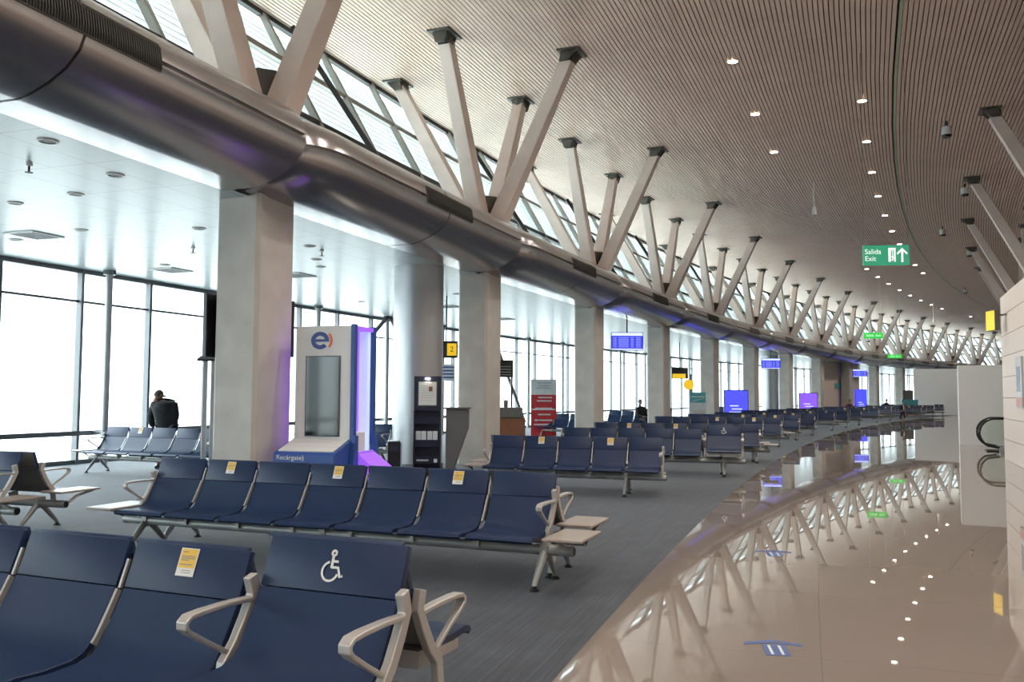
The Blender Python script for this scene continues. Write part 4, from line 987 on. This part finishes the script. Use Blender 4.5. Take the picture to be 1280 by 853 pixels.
# blue arrow stickers on the tiles
for j, (X, Y) in enumerate(((1.58, 5.34), (2.52, 8.5))):
    t0 = math.atan2(Y - CY, CX - X)
    mb = MB(); s = 0.115
    mb.prism([(-0.07, -0.17), (0.07, -0.17), (0.07, 0.06), (-0.07, 0.06)], 0.0005, 0.002, MT['arrow'], axis='z')
    mb.prism([(-0.17, 0.04), (0.0, 0.10), (0.17, 0.04), (0.17, 0.09), (0.0, 0.17), (-0.17, 0.09)], 0.0005, 0.002, MT['arrow'], axis='z')
    for x in (-0.03, 0.03): mb.prism([(x - 0.008, -0.15), (x + 0.008, -0.15), (x + 0.008, 0.04), (x - 0.008, 0.04)], 0.002, 0.003, MT['bannerwhite'], axis='z')
    tag(ob('floor_arrow', mb.mesh('floor_arrow'), None, (X, Y, 0.0), -0.15), ('blue arrow sticker on the tiles nearest the camera', 'blue arrow sticker on the tiles, farther one')[j], 'floor sticker', 'blue arrow floor stickers')

# far end furniture
mb = MB(); t = thing('information_stand', 'far blue and orange information stand before the end wall', 'stand', W(226.6, 10.35), 0)
mb.box(-0.5, 0.9, 0, 0.3, 0.0, 0.72, MT['orange']); ob('base', mb.mesh('stand_base', bevel=0.01), t)
mb = MB(); mb.box(-0.5, 0.9, 0.05, 0.25, 0.72, 1.3, MT['teal']); ob('panel', mb.mesh('stand_panel', bevel=0.01), t)
mb = MB(); mb.box(-0.4, 0.5, 0.05, 0.25, 1.3, 2.1, MT['grey']); ob('header', mb.mesh('stand_header', bevel=0.01), t)
t = thing('round_sign', 'teal round sign on the beige partition far away', 'sign', W(229.18, 9.0, 2.35), AZ(9.0))
mb = MB(); mb.box(-1.0, 0.5, -0.06, 0.0, -0.2, 0.2, MT['teal']); ob('panel', mb.mesh('round_sign_panel', bevel=0.02), t)
mb = MB(); mb.box(0.55, 1.2, -0.06, 0.0, -0.16, 0.16, MT['grey']); ob('plate', mb.mesh('round_sign_plate', bevel=0.02), t)

# ================================================================== PEOPLE
def skin_mesh(name, verts, edges, m, sub=2, root=0):
    """continuous surface grown around a skeleton: verts = (x, y, z, r) or (x, y, z, rx, ry)"""
    me = bpy.data.meshes.new(name); me.from_pydata([v[:3] for v in verts], edges, [])
    o = bpy.data.objects.new(name, me); COL.objects.link(o)
    o.modifiers.new('skin', 'SKIN'); sb = o.modifiers.new('sub', 'SUBSURF'); sb.levels = sub; sb.render_levels = sub
    sv = me.skin_vertices[0].data
    for k, v in enumerate(verts):
        sv[k].radius = (v[3], v[4] if len(v) > 4 else v[3]); sv[k].use_root = (k == root)
    bpy.context.view_layer.update()
    dg = bpy.context.evaluated_depsgraph_get()
    out = bpy.data.meshes.new_from_object(o.evaluated_get(dg)); bpy.data.objects.remove(o)
    out.materials.clear(); out.materials.append(m)
    for p in out.polygons: p.use_smooth = True
    return out
def head_parts(parent, c, yaw, pitch, hair='hair', cap=False, s=1.0):
    """head with brow, nose, chin and ears; faces local -y turned by yaw"""
    T = Matrix.Translation(c) @ Matrix.Rotation(yaw, 4, 'Z') @ Matrix.Rotation(pitch, 4, 'X') @ Matrix.Scale(s, 4)
    bm = bmesh.new(); bmesh.ops.create_uvsphere(bm, u_segments=24, v_segments=18, radius=1.0)
    for v in bm.verts:
        x, y, z = v.co
        w = 0.074 if z > 0 else 0.074 - 0.022 * (-z)
        v.co = Vector((x * w, y * 0.095 + (-0.010 if z < -0.2 else 0), z * 0.115))
        if y < -0.75 and abs(x) < 0.3 and -0.25 < z < 0.15: v.co.y -= 0.022 * (1 - abs(x) / 0.3)
        if y < -0.6 and 0.12 < z < 0.35 and 0.2 < abs(x) < 0.5: v.co.y += 0.008
        if y < -0.5 and -0.62 < z < -0.5: v.co.y += 0.006
        if y < -0.4 and z < -0.75: v.co.y -= 0.012
    for sx in (-1, 1):
        r = bmesh.ops.create_uvsphere(bm, u_segments=8, v_segments=6, radius=1.0)
        for v in r['verts']: v.co = Vector((sx * 0.075 + v.co.x * 0.010, 0.01 + v.co.y * 0.018, v.co.z * 0.032))
    r = bmesh.ops.create_cone(bm, segments=12, radius1=0.052, radius2=0.050, depth=0.14, cap_ends=True)
    for v in r['verts']: v.co += Vector((0, 0.02, -0.14))
    bm.transform(T); me = bpy.data.meshes.new('head'); bm.to_mesh(me); bm.free(); me.materials.append(MT['skin'])
    for p in me.polygons: p.use_smooth = True
    hm = bmesh.new(); bmesh.ops.create_uvsphere(hm, u_segments=20, v_segments=14, radius=1.0)
    for v in hm.verts:
        x, y, z = v.co; v.co = Vector((x * 0.080, y * 0.100 + 0.006, z * 0.112 + 0.010))
    bmesh.ops.delete(hm, geom=[v for v in hm.verts if v.co.z < (0.035 if v.co.y < -0.03 else -0.055)], context='VERTS')
    if cap:
        r = bmesh.ops.create_cube(hm, size=1.0)
        for v in r['verts']: v.co = Vector((v.co.x * 0.11, -0.115 + v.co.y * 0.09, 0.045 + v.co.z * 0.012))
    hm.transform(T); h = bpy.data.meshes.new('hair'); hm.to_mesh(h); hm.free(); h.materials.append(MT['cap' if cap else hair])
    for p in h.polygons: p.use_smooth = True
    return me, h
def hand_chains(verts, edges, wrist_idx, wpos, d, side, r=0.009):
    """palm, four unequal curled fingers and a thumb from a wrist"""
    d = Vector(d).normalized(); sd = Vector(side).normalized(); n = d.cross(sd)
    w = Vector(wpos); p = w + d * 0.045; i0 = len(verts); verts.append((*p, 0.034, 0.016)); edges.append((wrist_idx, i0))
    for k, (o, L) in enumerate(((-0.030, 0.070), (-0.010, 0.080), (0.010, 0.075), (0.028, 0.058))):
        a = len(verts); q = p + d * 0.045 + sd * o; verts.append((*q, r)); edges.append((i0, a))
        q2 = q + d * L * 0.5 + n * 0.010; verts.append((*q2, r * 0.95)); edges.append((a, a + 1))
        q3 = q2 + d * L * 0.42 + n * 0.026; verts.append((*q3, r * 0.8)); edges.append((a + 1, a + 2))
    a = len(verts); q = p + sd * -0.045 + d * 0.005; verts.append((*q, r * 1.2)); edges.append((i0, a))
    q2 = q + d * 0.045 - sd * 0.018 + n * 0.012; verts.append((*q2, r)); edges.append((a, a + 1))

def stooping_person():
    # local frame: x right in the photo, y away from the camera; seen from behind and leaning to the left
    t = thing('person', 'person in a dark jacket and cap stooping behind the pale bench', 'person', (-6.98, 17.55, 0), 0)
    P = dict(pel=(0.10, 0.0, 0.90), wai=(0.085, 0.04, 1.02), chest=(0.02, 0.12, 1.19), neck=(-0.10, 0.19, 1.33), top=(-0.135, 0.21, 1.38))
    v = [(*P['pel'], 0.15, 0.12), (*P['wai'], 0.15, 0.12), (*P['chest'], 0.18, 0.13), (*P['neck'], 0.07, 0.06), (*P['top'], 0.05, 0.05)]
    e = [(0, 1), (1, 2), (2, 3), (3, 4)]
    hips, feet = [], []
    for s in (-1, 1):
        a = len(v); v += [(0.10 + s * 0.09, 0.0, 0.84, 0.085), (0.09 + s * 0.11, 0.03, 0.47, 0.06), (0.08 + s * 0.12, -0.02, 0.09, 0.042), (0.06 + s * 0.12, 0.10, 0.035, 0.035)]
        e += [(0, a), (a, a + 1), (a + 1, a + 2), (a + 2, a + 3)]
    arms = []
    for s in (-1, 1):
        a = len(v)
        sh = (0.0 + s * 0.20 - 0.01, 0.14 + 0.02 * s, 1.24 - s * 0.015)
        el = (-0.04 + s * 0.25, 0.14, 0.98); wr = (-0.12 + s * 0.15, 0.26, 0.80)
        v += [(*sh, 0.075), (*el, 0.052), (*wr, 0.032)]; e += [(2, a), (a, a + 1), (a + 1, a + 2)]
        hand_chains(v, e, a + 2, wr, (-0.1, 0.5, -0.6), (1, 0, 0)); arms.append((sh, el, wr))
    hm, hr = head_parts(t, (-0.175, 0.235, 1.452), math.radians(150), math.radians(25), cap=True)
    me = skin_mesh('person_body', v, e, MT['skin'])
    bm = bmesh.new(); bm.from_mesh(me); bm.from_mesh(hm); bm.to_mesh(me); bm.free()
    ob('body', me, t); ob('cap', hr, t, label='grey cap')
    jv = [(0.085, 0.04, 1.02, 0.235, 0.20), (0.10, 0.0, 0.76, 0.20, 0.17), (0.05, 0.09, 1.15, 0.24, 0.19), (0.0, 0.14, 1.26, 0.18, 0.15), (-0.09, 0.19, 1.345, 0.085, 0.08)]; je = [(0, 1), (0, 2), (2, 3), (3, 4)]
    for sh, el, wr in arms:
        a = len(jv); m_ = tuple(el[q] + (wr[q] - el[q]) * 0.9 for q in range(3)); jv += [(*sh, 0.115), (*el, 0.080), (*m_, 0.055)]; je += [(2, a), (a, a + 1), (a + 1, a + 2)]
    ob('jacket', skin_mesh('person_jacket', jv, je, MT['jacket']), t, label='black jacket')
    tv = [(0.10, 0.0, 0.88, 0.165, 0.135)]; te = []
    for s in (-1, 1):
        a = len(tv); tv += [(0.10 + s * 0.09, 0.0, 0.80, 0.10), (0.09 + s * 0.11, 0.03, 0.47, 0.078), (0.08 + s * 0.12, -0.02, 0.10, 0.062)]; te += [(0, a), (a, a + 1), (a + 1, a + 2)]
    ob('trousers', skin_mesh('person_trousers', tv, te, MT['trouser']), t)
    for s in (-1, 1):
        mb = MB(); cx_ = 0.07 + s * 0.12
        mb.rings([[Vector((cx_ + w * math.cos(q), y, z0 + h * (0.5 + 0.5 * math.sin(q)))) for q in [2 * math.pi * k / 12 for k in range(12)]] for y, w, z0, h in ((-0.09, 0.035, 0, 0.07), (-0.04, 0.048, 0, 0.10), (0.08, 0.05, 0, 0.075), (0.17, 0.042, 0, 0.05), (0.20, 0.02, 0.005, 0.025))], MT['black'])
        ob('shoe', mb.mesh('shoe', True), t)
stooping_person()

def seated_person(X, Y, rz, lab, top, cap, lean=0.0, seat=0.43):
    """person sitting upright, facing local -y"""
    t = thing('person', lab, 'person', (X, Y, 0), rz)
    v = [(0, 0, seat + 0.10, 0.15, 0.12), (0, 0.05, seat + 0.28, 0.14, 0.11), (lean * 0.5, 0.06, seat + 0.48, 0.16, 0.11), (lean, 0.04, seat + 0.64, 0.055), (lean, 0.03, seat + 0.70, 0.05)]
    e = [(0, 1), (1, 2), (2, 3), (3, 4)]
    arms = []
    for s in (-1, 1):
        a = len(v); v += [(s * 0.09, -0.06, seat + 0.09, 0.085), (s * 0.11, -0.44, seat + 0.08, 0.062), (s * 0.11, -0.46, 0.09, 0.042), (s * 0.11, -0.58, 0.04, 0.034)]
        e += [(0, a), (a, a + 1), (a + 1, a + 2), (a + 2, a + 3)]
    for s in (-1, 1):
        a = len(v); sh = (lean * 0.6 + s * 0.19, 0.06, seat + 0.53); el = (s * 0.23, -0.02, seat + 0.26); wr = (s * 0.12, -0.24, seat + 0.20)
        v += [(*sh, 0.06), (*el, 0.045), (*wr, 0.03)]; e += [(2, a), (a, a + 1), (a + 1, a + 2)]
        hand_chains(v, e, a + 2, wr, (-s * 0.3, -0.6, -0.1), (1, 0, 0)); arms.append((sh, el, wr))
    hm, hr = head_parts(t, (lean * 1.1, 0.01, seat + 0.81), 0.2, 0.1, cap=cap)
    me = skin_mesh('person_body', v, e, MT['skin']); bm = bmesh.new(); bm.from_mesh(me); bm.from_mesh(hm); bm.to_mesh(me); bm.free()
    ob('body', me, t); ob('cap' if cap else 'hair', hr, t)
    jv = [(0, 0, seat + 0.10, 0.175, 0.145), (0, 0.05, seat + 0.28, 0.17, 0.14), (lean * 0.5, 0.06, seat + 0.48, 0.19, 0.135), (lean * 0.9, 0.04, seat + 0.61, 0.075)]; je = [(0, 1), (1, 2), (2, 3)]
    for sh, el, wr in arms:
        a = len(jv); m_ = tuple(el[q] + (wr[q] - el[q]) * 0.9 for q in range(3)); jv += [(*sh, 0.085), (*el, 0.065), (*m_, 0.045)]; je += [(2, a), (a, a + 1), (a + 1, a + 2)]
    ob('jacket', skin_mesh('jacket', jv, je, MT[top]), t)
    tv = [(0, -0.01, seat + 0.10, 0.165, 0.13)]; te = []
    for s in (-1, 1):
        a = len(tv); tv += [(s * 0.09, -0.08, seat + 0.09, 0.10), (s * 0.11, -0.44, seat + 0.08, 0.078), (s * 0.11, -0.46, 0.10, 0.058)]; te += [(0, a), (a, a + 1), (a + 1, a + 2)]
    ob('trousers', skin_mesh('trousers', tv, te, MT['trouser']), t)
seated_person(5.48, 36.75, 0.45, 'person in a dark cap leaning on the blue window bench', 'jacket', True, -0.10)
seated_person(22.9, 59.4, 0.5, 'person in a maroon top seated far away beside a column', 'maroon', False)
seated_person(31.0, 72.5, 0.5, 'person with dark hair seated far away before the beige partition', 'jacket', False)

def walking_person():
    t = thing('person', 'dark clothed person with a pale shirt on the far tiles', 'person', (25.2, 56.6, 0), 0.3)
    t.scale = (0.72, 0.72, 0.72)
    v = [(0, 0, 0.93, 0.13, 0.10), (0, -0.02, 1.10, 0.12, 0.09), (0, -0.03, 1.32, 0.15, 0.10), (0, -0.02, 1.46, 0.055), (0, -0.02, 1.52, 0.05)]; e = [(0, 1), (1, 2), (2, 3), (3, 4)]
    for s in (-1, 1):
        a = len(v); v += [(s * 0.09, 0, 0.86, 0.08), (s * 0.09, -s * 0.10 - 0.02, 0.48, 0.058), (s * 0.09, -s * 0.18 + 0.04, 0.09, 0.04), (s * 0.09, -s * 0.18 - 0.09, 0.035, 0.034)]
        e += [(0, a), (a, a + 1), (a + 1, a + 2), (a + 2, a + 3)]
    arms = []
    for s in (-1, 1):
        a = len(v); sh = (s * 0.19, -0.02, 1.38); el = (s * 0.25, 0.04 + s * 0.06, 1.10); wr = (s * 0.24, -0.06 + s * 0.12, 0.88)
        v += [(*sh, 0.055), (*el, 0.042), (*wr, 0.03)]; e += [(2, a), (a, a + 1), (a + 1, a + 2)]; hand_chains(v, e, a + 2, wr, (0, -0.1, -1), (0, 1, 0)); arms.append((sh, el, wr))
    hm, hr = head_parts(t, (0, -0.03, 1.64), 0, 0.05)
    me = skin_mesh('person_body', v, e, MT['skin']); bm = bmesh.new(); bm.from_mesh(me); bm.from_mesh(hm); bm.to_mesh(me); bm.free()
    ob('body', me, t); ob('hair', hr, t)
    jv = [(0, 0, 0.92, 0.165, 0.135), (0, -0.02, 1.10, 0.16, 0.125), (0, -0.03, 1.32, 0.185, 0.13), (0, -0.02, 1.44, 0.07)]; je = [(0, 1), (1, 2), (2, 3)]
    for sh, el, wr in arms:
        a = len(jv); m_ = tuple(el[q] + (wr[q] - el[q]) * 0.9 for q in range(3)); jv += [(*sh, 0.08), (*el, 0.062), (*m_, 0.045)]; je += [(2, a), (a, a + 1), (a + 1, a + 2)]
    ob('jacket', skin_mesh('jacket', jv, je, MT['jacket']), t)
    mb = MB(); mb.add([(-0.05, -0.155, 1.36), (0.05, -0.155, 1.36), (0.035, -0.165, 1.02), (-0.035, -0.165, 1.02), (-0.05, -0.12, 1.36), (0.05, -0.12, 1.36), (0.035, -0.12, 1.02), (-0.035, -0.12, 1.02)],
        [(0, 1, 2, 3), (7, 6, 5, 4), (0, 4, 5, 1), (1, 5, 6, 2), (2, 6, 7, 3), (3, 7, 4, 0)], MT['paper']); ob('shirt_front', mb.mesh('shirt_front', bevel=0.01), t, label='pale shirt front')
    tv = [(0, 0, 0.93, 0.15, 0.12)]; te = []
    for s in (-1, 1):
        a = len(tv); tv += [(s * 0.09, 0, 0.84, 0.095), (s * 0.09, -s * 0.10 - 0.02, 0.48, 0.072), (s * 0.09, -s * 0.18 + 0.04, 0.11, 0.058)]; te += [(0, a), (a, a + 1), (a + 1, a + 2)]
    ob('trousers', skin_mesh('trousers', tv, te, MT['trouser']), t)
walking_person()
